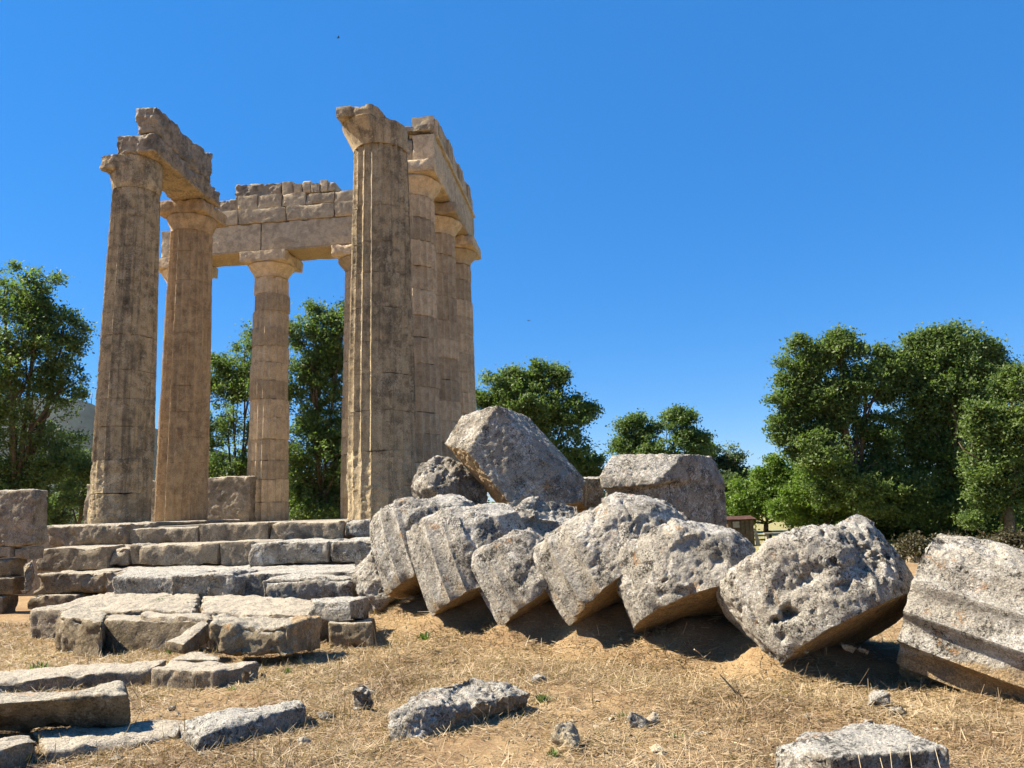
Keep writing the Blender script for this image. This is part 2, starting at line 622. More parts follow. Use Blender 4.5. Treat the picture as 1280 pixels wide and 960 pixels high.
# ground material
GM, _t, _bs = new_mat('dry_grass_soil')
b = NB(_t)
v = b.coord(False)
n1 = b.noise(v, 0.55, 6, 0.62, 0.5)
n2 = b.noise(v, 3.2, 7, 0.68, 0.3)
n3 = b.noise(b.scaled(v, (1, 1.6, 1)), 30, 6, 0.75, 1.5)
n4 = b.noise(v, 140, 3, 0.7, 1.0)
colr = b.mix(b.ramp(n2, 0.36, 0.62), (0.205, 0.118, 0.055), (0.31, 0.2, 0.096))
colr = b.mix(b.ramp(n3, 0.42, 0.62), colr, (0.38, 0.27, 0.142))
colr = b.mix(b.math('MULTIPLY', b.ramp(n1, 0.5, 0.64), 0.5), colr, (0.19, 0.11, 0.052))
colr = b.mix(b.math('MULTIPLY', b.ramp(n4, 0.55, 0.68), 0.55), colr, (0.1, 0.056, 0.028))
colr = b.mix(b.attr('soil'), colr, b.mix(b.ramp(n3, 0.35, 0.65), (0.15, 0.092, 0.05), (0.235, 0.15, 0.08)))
colr = b.mix(b.attr('field'), colr, b.mix(b.ramp(n2, 0.4, 0.6), (0.29, 0.24, 0.11), (0.2, 0.18, 0.075)))
_t.links.new(colr, _bs.inputs['Base Color'])
nb_ = b.bump(n3, 0.6, 0.03)
nb_ = b.bump(n4, 0.5, 0.012, nb_)
_t.links.new(nb_, _bs.inputs['Normal'])

# ------------------------------------------------------------------ ground
RIDGE = np.array([atd(552, 716, 10.9)[:2], atd(610, 740, 9.9)[:2], atd(676, 757, 9.2)[:2], atd(792, 733, 8.8)[:2], atd(875, 764, 8.0)[:2], atd(1052, 797, 7.2)[:2]])
RIDGE[:, 1] += 0.08
RH = [0.5, 0.5, 0.5, 0.5, 0.42, 0.24]
HOLLOW = []


def gz(x, y):
    x = np.asarray(x, float); y = np.asarray(y, float)
    P = np.stack([x, y, 0 * x], -1).reshape(-1, 3)
    near = np.exp(-((np.hypot(x, y)) / 60) ** 2)
    z = (0.05 * fbm(P * 0.35, 3, 5) + 0.022 * fbm(P * 1.7, 3, 8)).reshape(x.shape) * near
    best = np.zeros_like(x)
    for k in range(len(RIDGE) - 1):
        a, c = RIDGE[k], RIDGE[k + 1]
        ab = c - a
        t = np.clip(((x - a[0]) * ab[0] + (y - a[1]) * ab[1]) / (ab @ ab), 0, 1)
        d = np.hypot(x - a[0] - t * ab[0], y - a[1] - t * ab[1])
        yr = np.interp(x, RIDGE[:, 0], RIDGE[:, 1])
        sg = 0.46 + 0.64 * sstep(0.0, 0.6, y - yr)
        best = best + ((RH[k] * (1 - t) + RH[k + 1] * t) * np.exp(-(d / sg) ** 2)) ** 5
    z = z + 0.93 * best ** 0.2
    m0 = atd(520, 800, 10.3)
    z = z + 0.17 * np.exp(-((x - m0[0]) ** 2 + (y - m0[1]) ** 2) / 1.25 ** 2)
    for (hx, hy, hr, hd) in HOLLOW:
        z = z - hd * np.exp(-((x - hx) ** 2 + (y - hy) ** 2) / hr ** 2)
    z = z - 0.25 * sstep(22, 34, y)
    return z


def build_ground():
    def axis(lo, hi, step, far, n):
        c = np.arange(lo, hi + 1e-6, step)
        g = np.geomspace(step, far, n)
        return np.concatenate([lo - np.cumsum(g)[::-1], c, hi + np.cumsum(g)])
    xs = axis(-8.5, 7.5, 0.045, 700, 44)
    ys = axis(2.2, 13.5, 0.045, 700, 44)
    X, Y = np.meshgrid(xs, ys)
    Z = gz(X, Y)
    P = np.stack([X, Y, 0 * X], -1).reshape(-1, 3)
    nearm = np.exp(-((X / 14) ** 2 + ((Y - 6) / 14) ** 2))
    clod = (0.012 * fbm(P * 9, 3, 31) + 0.02 * np.clip(fbm(P * 4, 3, 35), 0, 1)).reshape(X.shape) * nearm
    Z = Z + clod
    V = np.stack([X, Y, Z], -1).reshape(-1, 3)
    ny, nx = X.shape
    I = np.arange(nx * ny).reshape(ny, nx)
    Q = np.stack([I[:-1, :-1], I[:-1, 1:], I[1:, 1:], I[1:, :-1]], -1).reshape(-1, 4)
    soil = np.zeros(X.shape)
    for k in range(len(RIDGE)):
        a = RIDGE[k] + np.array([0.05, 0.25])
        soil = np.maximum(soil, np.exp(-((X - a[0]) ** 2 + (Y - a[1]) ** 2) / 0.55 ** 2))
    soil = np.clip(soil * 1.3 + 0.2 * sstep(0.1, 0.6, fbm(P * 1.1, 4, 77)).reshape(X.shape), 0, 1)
    field = sstep(19, 27, Y) * sstep(-40, 2, X)
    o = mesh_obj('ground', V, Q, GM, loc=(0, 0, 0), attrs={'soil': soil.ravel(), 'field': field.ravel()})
    tag(o, 'dry straw covered ground in front of the ruin', kind='structure')


# ------------------------------------------------------------------ fallen drums
def drum_mesh(CL, CU, Rl, Ru, nfl=20, dth=0.07, res=0.022, rough=None, roll=0.0, big=0.055, mid=0.015, pit=0.016, cuts=(), dents=(), shoulder=0.0, nfac=0, seed=None, ein=0.015, ech=0.05):
    """fluted drum from the lower centre CL to the upper centre CU; rough(theta, t) in 0..1 wears the flutes away. theta = 0 faces the camera."""
    seed = nseed() if seed is None else seed
    CL = np.asarray(CL); CU = np.asarray(CU)
    a = CU - CL
    L = np.linalg.norm(a)
    a = a / L
    tc = ORI - CL
    e1 = tc - a * (tc @ a)
    e1 /= np.linalg.norm(e1)
    e2 = np.cross(a, e1)                 # theta grows e1 -> e2
    nth = nfl * max(6, int(round(2 * math.pi * max(Rl, Ru) / nfl / res)))
    nz = max(6, int(L / res))
    ncap = max(6, int(0.7 * max(Rl, Ru) / (res * 1.6)))
    th = np.arange(nth) / nth * 2 * math.pi
    rings = []                           # (radius factor, t)
    for k in range(1, ncap): rings.append((k / ncap, 0.0))
    for k in range(nz + 1): rings.append((1.0, k / nz))
    for k in range(ncap - 1, 0, -1): rings.append((k / ncap, 1.0))
    rf = np.array([q[0] for q in rings]); tt = np.array([q[1] for q in rings])
    TH, T = np.meshgrid(th, tt)
    RF = np.repeat(rf[:, None], nth, 1)
    thw = (TH + math.pi) % (2 * math.pi) - math.pi
    W = np.clip(rough(thw, T), 0, 1) if rough else np.zeros_like(T)
    fr = ((TH + roll) / (2 * math.pi) * nfl) % 1.0
    fl = dth * (1 - (2 * fr - 1) ** 2)
    R0 = Rl * (1 - T) + Ru * T
    edge = np.exp(-np.minimum(T, 1 - T) * L / 0.05)
    R1 = R0 * (1 - fl * (1 - W)) - ein * edge - W * 0.03
    if shoulder:
        c_ = shoulder * (0.35 + 0.65 * sstep(-1.0, 0.4, thw)) * (1 + 0.25 * np.sin(thw * 3 + seed))
        R1 = R1 * np.sqrt(np.clip(1 - (c_ * np.clip((T - 0.45) / 0.55, 0, 1)) ** 2, 0.05, 1))
    dirs = np.cos(TH)[..., None] * e1 + np.sin(TH)[..., None] * e2
    V = CL + a * (T * L)[..., None] + dirs * (R1 * RF)[..., None]
    sh = V.shape
    V = V.reshape(-1, 3)
    nr = len(rings)
    I = np.arange(nr * nth).reshape(nr, nth)
    J = np.roll(I, -1, 1)
    Q = np.stack([I[:-1], J[:-1], J[1:], I[1:]], -1).reshape(-1, 4)
    V = np.vstack([V, CL, CU])
    n0, n1_ = len(V) - 2, len(V) - 1
    caps = [(n0, int(J[0, i]), int(I[0, i])) for i in range(nth)] + [(n1_, int(I[-1, i]), int(J[-1, i])) for i in range(nth)]
    N = vnormals(V, Q)
    N[n0], N[n1_] = -a, a
    Wf = np.append(W.ravel(), [0.3, 1])
    Tf = np.append(T.ravel(), [0, 1])
    RFf = np.append(RF.ravel(), [0, 0])
    endlow = (Tf < 0.001) & (RFf < 0.999)
    k = 0.18 + 0.82 * Wf
    k = k * (0.4 + 0.6 * sstep(0.0, 0.22, Tf))
    k[endlow] = 0.3
    if nfac:
        V = facets(V, N, nfac, 0.01, 0.036, seed + 77, np.where(Tf > 0.12, Wf, 0))
    disp = k * (big * fbm(V * 1.2, 2, seed, 0.45) + 0.16 * big * fbm(V * 4.5, 2, seed + 2) + mid * fbm(V * 12, 5, seed + 3, 0.72) - 1.4 * pit * sstep(0.8, 1.0, 1 - np.abs(fbm(V * 2.6, 4, seed + 7, 0.6))) - 0.7 * pit * sstep(0.6, 0.95, fbm(V * 11, 3, seed + 9)))
    eg = np.append((edge * (RF > 0.98)).ravel(), [0, 0])
    disp -= ech * eg * np.clip(fbm(V * 4, 3, seed + 11), 0, 1)
    V = V + N * disp[:, None]
    for (p, n, soft) in cuts:            # flat breaks: push what lies outside back to the plane
        n = np.asarray(n, float); n = n / np.linalg.norm(n)
        s = (V - np.asarray(p)) @ n
        nz_ = 0.05 * fbm(V * 2.2, 4, seed + 21) + 0.02 * fbm(V * 7, 3, seed + 23)
        m_ = s > nz_
        V[m_] -= ((s - nz_)[m_] * soft)[:, None] * n
    for (px, py, rad, dep) in dents:     # a hole or hollow where this pixel's ray meets the stone
        v_ = ray(px, py); v_ /= np.linalg.norm(v_)
        rel = V - ORI
        t_ = rel @ v_
        d_ = np.linalg.norm(rel - t_[:, None] * v_, axis=1)
        front = (N @ v_) < 0
        d_ = d_ * (1 + 0.6 * fbm(V * 13, 3, seed + 51))
        V[front] += (v_[None, :] * (dep * np.exp(-(d_ / rad) ** 4))[:, None])[front]
    clean = np.where(endlow, 1.0, 0.0)
    clean = np.maximum(clean, np.append(((1 - W) * sstep(0.5, 0.0, T) * 0.55 * RF).ravel(), [1, 0]))
    return V, polys(Q) + caps, clean


def fallen(label, a, bb, off, d, dd, Rk=1.0, name='column_drum', up=1.0, group='fallen column drums in the toppled row', mat=None, cuts=None, **kw):
    Rk = Rk * 1.04
    """a, bb: pixel ends of the lower rim's long axis; off: pixel step from the lower to the upper centre"""
    mx, my = (a[0] + bb[0]) / 2, (a[1] + bb[1]) / 2
    Rr = math.hypot(bb[0] - a[0], bb[1] - a[1]) / 2 * d / FPX * Rk
    CL = atd(mx, my, d)
    CU = atd(mx + off[0], my + off[1], d + dd)
    cl = [] if cuts is None else [(atd(*p), np.asarray(q), s) for p, q, s in cuts]
    kw.setdefault('nfac', 26)
    V, Fq, clean = drum_mesh(CL, CU, Rr, Rr * up, cuts=cl, **kw)
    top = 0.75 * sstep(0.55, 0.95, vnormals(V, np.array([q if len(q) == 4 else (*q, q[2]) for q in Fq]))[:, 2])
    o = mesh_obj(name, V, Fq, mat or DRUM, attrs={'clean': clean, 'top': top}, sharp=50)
    tag(o, label, 'column drum', group)
    return CL, CU, Rr


def wear(lo, hi, soft=0.35, base=1.0, upper=0.0):
    """rough everywhere except theta in lo..hi"""
    def f(th, t):
        inside = sstep(lo - soft, lo, th) * sstep(hi + soft, hi, th)
        return base * (1 - inside) + upper * inside * sstep(0.55, 0.95, t)
    return f


def vcam(r, u, f):                        # direction from right / up / away components as seen
    return _r * r + _u * u + _f * f


DSIGN = 1
D = []
D.append(fallen('fluted drum leaning at the left end of the toppled row, beside the temple steps', (502, 770), (604, 672), (-30, -90), 10.9, 0.42, rough=wear(-1.9, -0.4, 0.2, upper=0.4), roll=0.1, shoulder=0.75,
                cuts=[((540, 622, 10.9), vcam(0.2, 0.97, 0.0), 0.9)]))
D.append(fallen('second leaning drum from the steps, broad face, two long pale flutes at lower left', (557, 793), (664, 692), (-36, -97), 9.9, 0.42, rough=wear(-1.9, -0.35, 0.2, upper=0.3), roll=0.0, shoulder=0.75,
                cuts=[((615, 641, 9.9), vcam(0.15, 0.98, -0.1), 0.9)]))
D.append(fallen('smallest leaning drum of the row, with a ragged yellowish broken top edge', (640, 801), (714, 712), (-48, -77), 9.2, 0.4, up=0.95, dth=0.1, rough=wear(-1.9, -0.3, 0.15, upper=0.2), roll=0.15, shoulder=0.7))
D.append(fallen('large leaning drum standing tallest in the row, dark pitted right shoulder', (727, 800), (862, 664), (-54, -80), 8.8, 0.42, dth=0.1, rough=wear(-1.9, -0.45, 0.15, upper=0.3), roll=0.05, shoulder=0.7,
                cuts=[((770, 612, 8.8), vcam(0.3, 0.95, 0.0), 0.9)], dents=[(812, 668, 0.12, 0.06)]))
D.append(fallen('white blotched drum low in the row, no flutes left on its front', (805, 818), (950, 708), (-34, -88), 8.05, 0.44, rough=wear(-1.9, -1.5, 0.2), roll=0.05, shoulder=0.72,
                cuts=[((880, 654, 8.0), vcam(0.2, 0.97, -0.1), 0.9)], dents=[(862, 742, 0.07, 0.06), (900, 700, 0.06, 0.05)]))
D.append(fallen('biggest rough boulder like drum with a dark hole, overhanging bare soil', (964, 844), (1152, 750), (-66, -98), 7.2, 0.5, rough=wear(-1.8, -1.6, 0.15), roll=0.0, big=0.05, up=1.1, shoulder=0.5,
                dents=[(985, 767, 0.065, 0.2), (978, 796, 0.03, 0.05), (1075, 706, 0.17, 0.1), (1012, 722, 0.05, 0.05)],
                cuts=[((1050, 644, 7.2), vcam(0.05, 1.0, 0.0), 0.9), ((1138, 676, 7.2), vcam(0.75, 0.66, 0.0), 0.85)]))
# the drum on its side at the right edge
CLr, CUr = atd(1304, 806, 6.4), atd(1150, 754, 7.0)
V, Fq, clean = drum_mesh(CLr, CUr, 0.71, 0.71, nfl=16, dth=0.13, big=0.06, nfac=12, rough=lambda th, t: 1 - sstep(-1.9, -1.6, -th) * sstep(0.85, 0.6, -th) if DSIGN < 0 else np.clip(1 - sstep(-1.9, -1.6, th) * sstep(0.85, 0.7, th) + 0.05, 0, 1), roll=0.16)
tag(mesh_obj('column_drum', V, Fq, DRUM, attrs={'clean': 0.75 * sstep(0.42, 0.2, V[:, 2])}, sharp=50), 'drum lying on its side at the right edge, deep flutes running sideways', 'column drum', 'fallen column drums in the toppled row')
FEET = [atd(502, 770, 10.85), atd(557, 793, 9.85), atd(640, 801, 9.15), atd(727, 800, 8.75), atd(805, 818, 8.0), atd(966, 842, 7.15)]
for q_ in FEET:
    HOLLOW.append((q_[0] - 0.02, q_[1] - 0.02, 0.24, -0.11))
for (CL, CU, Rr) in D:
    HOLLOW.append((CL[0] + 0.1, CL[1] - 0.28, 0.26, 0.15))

# ------------------------------------------------------------------ rocks behind and among the drums
def pd(*pts):
    return [atd(*p) for p in pts]


rock('stone_boulder', [pd((437, 725, 11.6), (462, 678, 11.8), (478, 668, 11.9), (492, 690, 11.5), (490, 745, 11.3), (468, 768, 11.3), (447, 752, 11.4), (440, 700, 12.3), (500, 680, 12.5), (505, 760, 12.0), (455, 765, 12.2))], GREY,
     'low rough brown boulder wedged between the steps and the first drum', 'boulder', voxel=0.03, big=0.05)
rock('stone_boulder', [pd((512, 603, 12.9), (520, 583, 13.0), (545, 568, 13.1), (556, 567, 13.2), (575, 576, 13.3), (600, 590, 13.2), (609, 612, 13.1), (606, 640, 12.9), (560, 640, 12.6), (528, 630, 12.7), (540, 610, 12.45), (520, 640, 13.6), (605, 650, 13.9), (560, 575, 14.0), (600, 600, 14.0))], GREY,
     'rounded grey boulder perched under the tilted slab, in front of the columns', 'boulder', voxel=0.03, big=0.05, mid=0.03)
rock('tilted_slab', [pd((621, 506, 12.6), (577, 519, 13.1), (555, 555, 13.0), (584, 563, 12.3), (646, 641, 12.0), (727, 628, 12.3), (732, 601, 12.7), (660, 520, 14.0), (578, 560, 13.6), (640, 650, 13.2), (735, 640, 13.6), (736, 605, 14.0), (565, 566, 13.0))], GREY,
     'big tilted stone slab with a sharp peak, towering over the drums', 'slab', voxel=0.024, smooth=0, big=0.01, mid=0.014, pit=0.012, nf=2,
     clean=lambda V, N: np.where(N[:, 2] < -0.35, 0.8, 0.0))
rock('stone_block', [pd((722, 600, 13.4), (752, 596, 13.6), (754, 640, 13.6), (718, 640, 13.4), (722, 597, 14.6), (756, 596, 14.6), (754, 640, 14.6), (718, 640, 14.4))], GREY,
     'small flat topped block between the tilted slab and the broken capital', 'stone block', voxel=0.035, smooth=1, big=0.02)
rock('broken_capital', [
    pd((765, 568, 12.6), (856, 567, 12.5), (890, 570, 13.3), (818, 606, 11.9), (752, 611, 12.1), (748, 594, 12.2), (826, 600, 11.95), (905, 600, 13.2), (780, 575, 13.9), (880, 575, 14.2), (760, 612, 13.6), (880, 612, 13.8)),
    pd((757, 606, 12.35), (820, 604, 12.1), (829, 630, 12.15), (835, 680, 12.2), (755, 680, 12.4), (906, 605, 13.1), (910, 680, 13.2), (905, 690, 14.2), (770, 690, 14.2), (895, 580, 13.4), (858, 572, 12.6), (780, 610, 13.9))],
    GREY, 'squared capital block with a stepped ledge and dark right side, behind the drums', 'capital', voxel=0.026, smooth=1, big=0.012, mid=0.012, pit=0.012, nf=3)
rock('stone_boulder', [pd((640, 640, 10.9), (660, 622, 11.1), (690, 620, 11.2), (722, 628, 11.2), (726, 650, 10.9), (700, 700, 10.4), (665, 705, 10.3), (643, 670, 10.5), (640, 650, 11.9), (720, 640, 12.1), (715, 740, 11.4), (650, 720, 11.4), (690, 740, 10.4))], DRUM,
     'worn drum stump set back between two leaning drums, orange lichen on top', 'boulder', voxel=0.025, big=0.06, mid=0.03)
gs_ = atz(1142, 703, 0.0)
rock('stone_boulder', [[gs_ + np.array(q) for q in ((-0.3, -0.2, -0.1), (0.32, -0.2, -0.1), (0.3, 0.25, -0.1), (-0.3, 0.25, -0.1), (-0.24, -0.15, 0.24), (0.18, -0.14, 0.3), (0.22, 0.15, 0.28), (-0.2, 0.18, 0.25))]], PEB,
     'small pale stone showing in the gap behind the two rightmost drums', 'stone', voxel=0.03, big=0.03)
for lab, px, py, d, s in (('yellowish cobble lying in shade below the biggest drum, larger of two', 1064, 806, 7.0, 0.1), ('cobble in shade below the biggest drum, right beside a larger one', 1080, 813, 6.95, 0.065),
                          ('half buried cobble against the underside of the biggest drum', 1008, 816, 6.9, 0.055)):
    c = atd(px, py, d)
    g0 = rng.normal(size=(14, 3)); g0 /= np.linalg.norm(g0, axis=1, keepdims=True)
    rock('cobble', [c + g0 * s * np.array([1, 0.8, 0.8])], PEB, lab, 'stone', 'cobbles under the biggest drum', voxel=0.014, big=0.01, mid=0.006, pit=0.004)

# ------------------------------------------------------------------ temple: columns
Fx, Fy = atd(478, 650, 17.3)[:2]
Z0 = 1.5


def column(label, x, y, z0, h, rb, rt, mat, nd=12, res=0.05, cap='full', capmat=None, ab=0.98, wearf=0.12, jit=0.008, seed=1, aw=None, big=0.012, ruin=0.0):
    root = empty('temple_column', (x, y, z0), label, 'column', 'standing temple columns')
    rs = np.random.default_rng(seed)
    hc = 0.88
    hs_ = h - hc
    zs = np.cumsum(rs.uniform(0.85, 1.15, nd)); zs = np.concatenate([[0], zs / zs[-1] * hs_])
    ang = 0.0
    for k in range(nd):
        t0, t1 = zs[k] / hs_, zs[k + 1] / hs_
        r0 = rb + (rt - rb) * t0 + 0.012 * math.sin(math.pi * t0)
        r1 = rb + (rt - rb) * t1 + 0.012 * math.sin(math.pi * t1)
        jx, jy = rs.normal(0, jit if mat is COLN else 0.002, 2)
        old = mat is not COLN
        wk = wearf * (1.0 if old else rs.uniform(0.3, 1.6))
        low = ruin * sstep(0.2, 0.02, t0)
        ph = seed * 1.7 if old else rs.uniform(0, 6.28)

        def rough(th, t, wk=wk, low=low, ph=ph):
            return np.clip(wk + 0.35 * np.sin(th * 2 + ph) * wk + low, 0, 1)
        V, Fq, cl = drum_mesh((x + jx, y + jy, z0 + zs[k] + 0.001), (x + jx, y + jy, z0 + zs[k + 1] - 0.001), r0, r1, dth=0.125, res=res, rough=rough,
                              roll=ang, big=big + 0.03 * low, mid=0.014, pit=0.02, seed=seed * 37 + k, ein=0.002 if old else 0.007, ech=0.012 if old else 0.03)
        cl = cl * 0
        if k == 0 and mat is not COLN: cl = cl + 0.42
        mesh_obj('drum', V, Fq, mat, parent=root, sharp=38, attrs={'clean': cl})
    cm = capmat or mat
    zc = z0 + hs_
    if cap == 'none': return root
    cp = bpy.data.objects.new('capital', None)
    cp.parent = root
    cp.location = (0, 0, hs_)
    # echinus: lathe
    ab_h = 0.27 if cap == 'half' else 0.40
    he = hc - ab_h
    prof = [(rt * 0.97, 0.003), (rt * 1.0, 0.10), (rt * 1.03, 0.14), (rt + (ab - rt) * 0.42, 0.14 + 0.36 * (he - 0.14)), (rt + (ab - rt) * 0.78, 0.14 + 0.72 * (he - 0.14)), (ab * 0.97, he - 0.05), (ab * 0.95, he - 0.004)]
    if cap == 'half': prof = [(rt * 0.99, 0.003), (rt * 1.0, 0.06), (rt + (ab * 1.12 - rt) * 0.5, 0.06 + 0.5 * (he - 0.06)), (ab * 1.1, he - 0.02), (ab * 1.08, he - 0.004)]
    nt_ = 64
    th = np.arange(nt_) / nt_ * 2 * math.pi
    V = []
    for r_, zz in prof:
        for q in th: V.append((x + r_ * math.cos(q), y + r_ * math.sin(q), zc + zz))
    V = np.array(V)
    I = np.arange(len(prof) * nt_).reshape(len(prof), nt_); J = np.roll(I, -1, 1)
    Q = np.stack([I[:-1], J[:-1], J[1:], I[1:]], -1).reshape(-1, 4)
    # refine radially by noise only
    N = vnormals(V, Q)
    V = V + N * ((0.03 if cap == 'full' else 0.012) * fbm(V * 3, 3, seed + 5))[:, None]
    c0, c1 = len(V), len(V) + 1
    V = np.vstack([V, [(x, y, zc + 0.003), (x, y, zc + he - 0.004)]])
    fl = polys(Q) + [(c0, int(J[0, i]), int(I[0, i])) for i in range(nt_)] + [(c1, int(I[-1, i]), int(J[-1, i])) for i in range(nt_)]
    def snap_off(V):
        """a broken capital keeps only one sector of its overhang"""
        if cap == 'full': return V
        mid_a, half_a, keep = (math.radians(212), 0.5, rt * 1.03) if cap == 'broken' else (math.radians(208), 0.9, rt * 1.0)
        dx, dy = V[:, 0] - x, V[:, 1] - y
        r_ = np.hypot(dx, dy)
        q = np.abs((np.arctan2(dy, dx) - mid_a + math.pi) % (2 * math.pi) - math.pi)
        lim = keep + 0.025 * fbm(V * 4, 3, seed + 31)
        lim = lim + (9 - lim) * (q < half_a) + (0.2 if cap == 'broken' else 0.4) * sstep(half_a + 0.35, half_a, q) * (q >= half_a)
        k_ = np.minimum(1, lim / np.maximum(r_, 1e-6))
        V = V.copy()
        V[:, 0] = x + dx * k_; V[:, 1] = y + dy * k_
        return V
    V = snap_off(V)
    COL.objects.link(cp)
    e = mesh_obj('echinus', V, fl, cm, sharp=45, attrs={'clean': np.full(len(V), 0.3)}, loc=(x, y, zc))
    e.parent = cp; e.location = (0, 0, 0)
    za = zc + he
    x0, x1, y0, y1 = x - ab, x + ab, y - ab, y + ab
    kw = dict(res=0.06, rnd=0.025, big=0.02, mid=0.012, chip=0.08, pit=0.01)
    if cap != 'full': kw = dict(res=0.035, rnd=0.02, big=0.012, mid=0.01, chip=0.07, pit=0.012)
    V, Q = block_mesh(box8(x0, x1, y0, y1, za, za + ab_h), **kw)
    V = snap_off(V)
    if cap == 'half':                     # the right shoulder is broken off in a slope
        nrm = np.array([0.75, -0.05, 0.62]); nrm /= np.linalg.norm(nrm)
        s = (V - np.array([x + 0.15, y, za + ab_h])) @ nrm - 0.04 * fbm(V * 4, 3, 9)
        m_ = s > 0
        V[m_] -= s[m_][:, None] * nrm
    a_ = mesh_obj('abacus', V, Q, cm, sharp=50, attrs={'clean': np.where(V[:, 2] < za + 0.1, 0.3, 0.0)}, loc=(x, y, zc))
    a_.parent = cp; a_.location = (0, 0, 0)
    return root


H = 9.63
DY, DX = 3.0, 3.42
IX = aty(574, 648, Fy + 3 * DY)[0]
EX = lambda k: Fx + (IX - Fx) * k / 3
column('tall dark weathered column standing alone in front, capital broken on its right', Fx, Fy, Z0, H, 0.815, 0.655, COLD, 11, 0.03, cap='half', ab=0.84, wearf=0.16, seed=3, big=0.015, ruin=0.6)
column('first tan column right of the lone dark one, carrying the near end of the right entablature', EX(1), Fy + DY, Z0, H, 0.76, 0.62, COLN, 13, 0.05, ab=0.86, seed=4, jit=0.014)
column('middle tan column under the right entablature, half hidden by the one before it', EX(2), Fy + 2 * DY, Z0, H, 0.74, 0.61, COLN, 13, 0.05, ab=0.86, seed=5, jit=0.014)
column('rearmost corner column at the right end of the standing group', IX, Fy + 3 * DY, Z0, H, 0.72, 0.6, COLN, 13, 0.05, ab=0.86, seed=6, jit=0.014)
column('rear tan column just showing left of the lone dark column', IX - DX, Fy + 3 * DY, Z0, H, 0.72, 0.6, COLN, 13, 0.05, ab=0.86, seed=7, jit=0.012)
column('free standing tan rear column with many drum joints, between the pair and the lone column', IX - 2 * DX, Fy + 3 * DY, Z0, H, 0.72, 0.61, COLN, 13, 0.05, ab=0.86, seed=8, jit=0.016)
column('rear column seen in the slit between the two left columns', IX - 3 * DX, Fy + 3 * DY, Z0, H, 0.72, 0.6, COLN, 13, 0.05, ab=0.86, seed=9, jit=0.012)
Ax, Ay = atd(150, 655, 19.5)[:2]
Bx, By = atd(226, 655, 22.6)[:2]
ZP, HP = 1.6, 9.68
column('leftmost dark grey column with badly worn foot, front of the left pair', Ax, Ay, ZP, HP, 0.75, 0.60, COLD, 11, 0.03, cap='broken', ab=0.68, wearf=0.18, seed=11, big=0.018, ruin=0.9)
column('reddish tan column behind the leftmost one, whole capital under the stone beam', Bx, By, ZP, HP, 0.73, 0.62, COLB, 11, 0.04, ab=0.76, wearf=0.1, seed=12)

# ------------------------------------------------------------------ entablatures
zt = Z0 + H
def low_clean(z, k=0.08):
    return lambda V: np.where(V[:, 2] < z + k, 0.85, 0.0)


# north (rear) entablature
ny0, ny1 = Fy + 3 * DY - 0.68, Fy + 3 * DY + 0.68
ne = empty('entablature', (IX - 5.6, Fy + 3 * DY, zt), 'long pale stone beam with ragged top across the rear columns', 'entablature', 'surviving entablature runs')
xC, xD, xE, xI = IX - 3 * DX, IX - 2 * DX, IX - DX, IX
za1 = aty(350, 277, ny0)[2]
zf1 = aty(350, 258, ny0 - 0.06)[2]
zf2 = aty(350, 244, ny0 - 0.02)[2]
za1 = max(za1, zt + 0.7)
kw = dict(res=0.06, rnd=0.015, big=0.006, mid=0.005, chip=0.035, pit=0.008)
for x0, x1 in ((xC - 0.6, xD - 0.15), (xD - 0.14, xE), (xE + 0.01, xI - 0.8)):
    block('architrave_block', box8(x0 + 0.004, x1 - 0.004, ny0, ny1, zt + 0.004, za1), ENT, parent=ne, clean=low_clean(zt), **kw)
px2x = lambda px, py: aty(px, py, ny0)[0]
for a, c in ((262, 298), (298, 358), (358, 418), (418, 446)):
    block('taenia_block', box8(px2x(a, 265) + 0.004, px2x(c, 265) - 0.004, ny0 - 0.06, ny1, za1 + 0.003, zf1), ENT, parent=ne, **kw)
block('taenia_block', box8(px2x(446, 265) + 0.004, xI - 0.8, ny0 - 0.06, ny1, za1 + 0.003, zf1), ENT, parent=ne, **kw)
for a, c, t_ in ((297, 322, 244), (322, 352, 243), (352, 382, 241), (382, 418, 241), (418, 446, 238)):
    block('frieze_block', box8(px2x(a, 250) + 0.004, px2x(c, 250) - 0.004, ny0 - 0.02, ny1 - 0.3, zf1 + 0.003, aty((a + c) / 2, t_, ny0)[2]), ENT, parent=ne, **kw)
block('frieze_block', box8(px2x(266, 250), px2x(297, 250) - 0.01, ny0 + 0.1, ny1 - 0.3, zf1 + 0.003, aty(280, 249, ny0)[2]), ENTD, parent=ne, res=0.05, rnd=0.05, big=0.05, mid=0.03, chip=0.18, pit=0.03)
block('crowning_block', box8(px2x(293, 235), px2x(352, 235) - 0.01, ny0 + 0.05, ny1 - 0.4, zf2 + 0.01, aty(322, 228, ny0)[2]), ENTD, parent=ne, res=0.05, rnd=0.05, big=0.05, mid=0.04, chip=0.12, pit=0.03)
for a, c, t_ in ((352, 366, 226), (366, 377, 229), (377, 388, 225), (388, 399, 228.5), (399, 409, 224), (409, 418, 227)):
    block('crowning_block', box8(px2x(a, 232) + 0.002, px2x(c, 232) - 0.002, ny0 + 0.02, ny1 - 0.4, zf2 + 0.03, aty((a + c) / 2, t_, ny0)[2]), ENT, parent=ne, res=0.06, rnd=0.015, big=0.008, mid=0.006, chip=0.04, pit=0.01)

# east (right) entablature
ee = empty('entablature', (EX(2), Fy + 2 * DY, zt), 'tall stone beam receding over the right hand columns, grooved frieze on its outer side', 'entablature', 'surviving entablature runs')
gy = Fy + DY
L3 = 2 * DY + 0.55


def eb(u0, u1, y0, y1, z0, z1):
    """box8 along the row of columns: u across (0 = column axis), y along"""
    c = []
    for z in (z0, z1):
        for (u, y) in ((u0, y0), (u1, y0), (u1, y1), (u0, y1)):
            c.append((EX((y - Fy) / DY) + u, y, z))
    return c


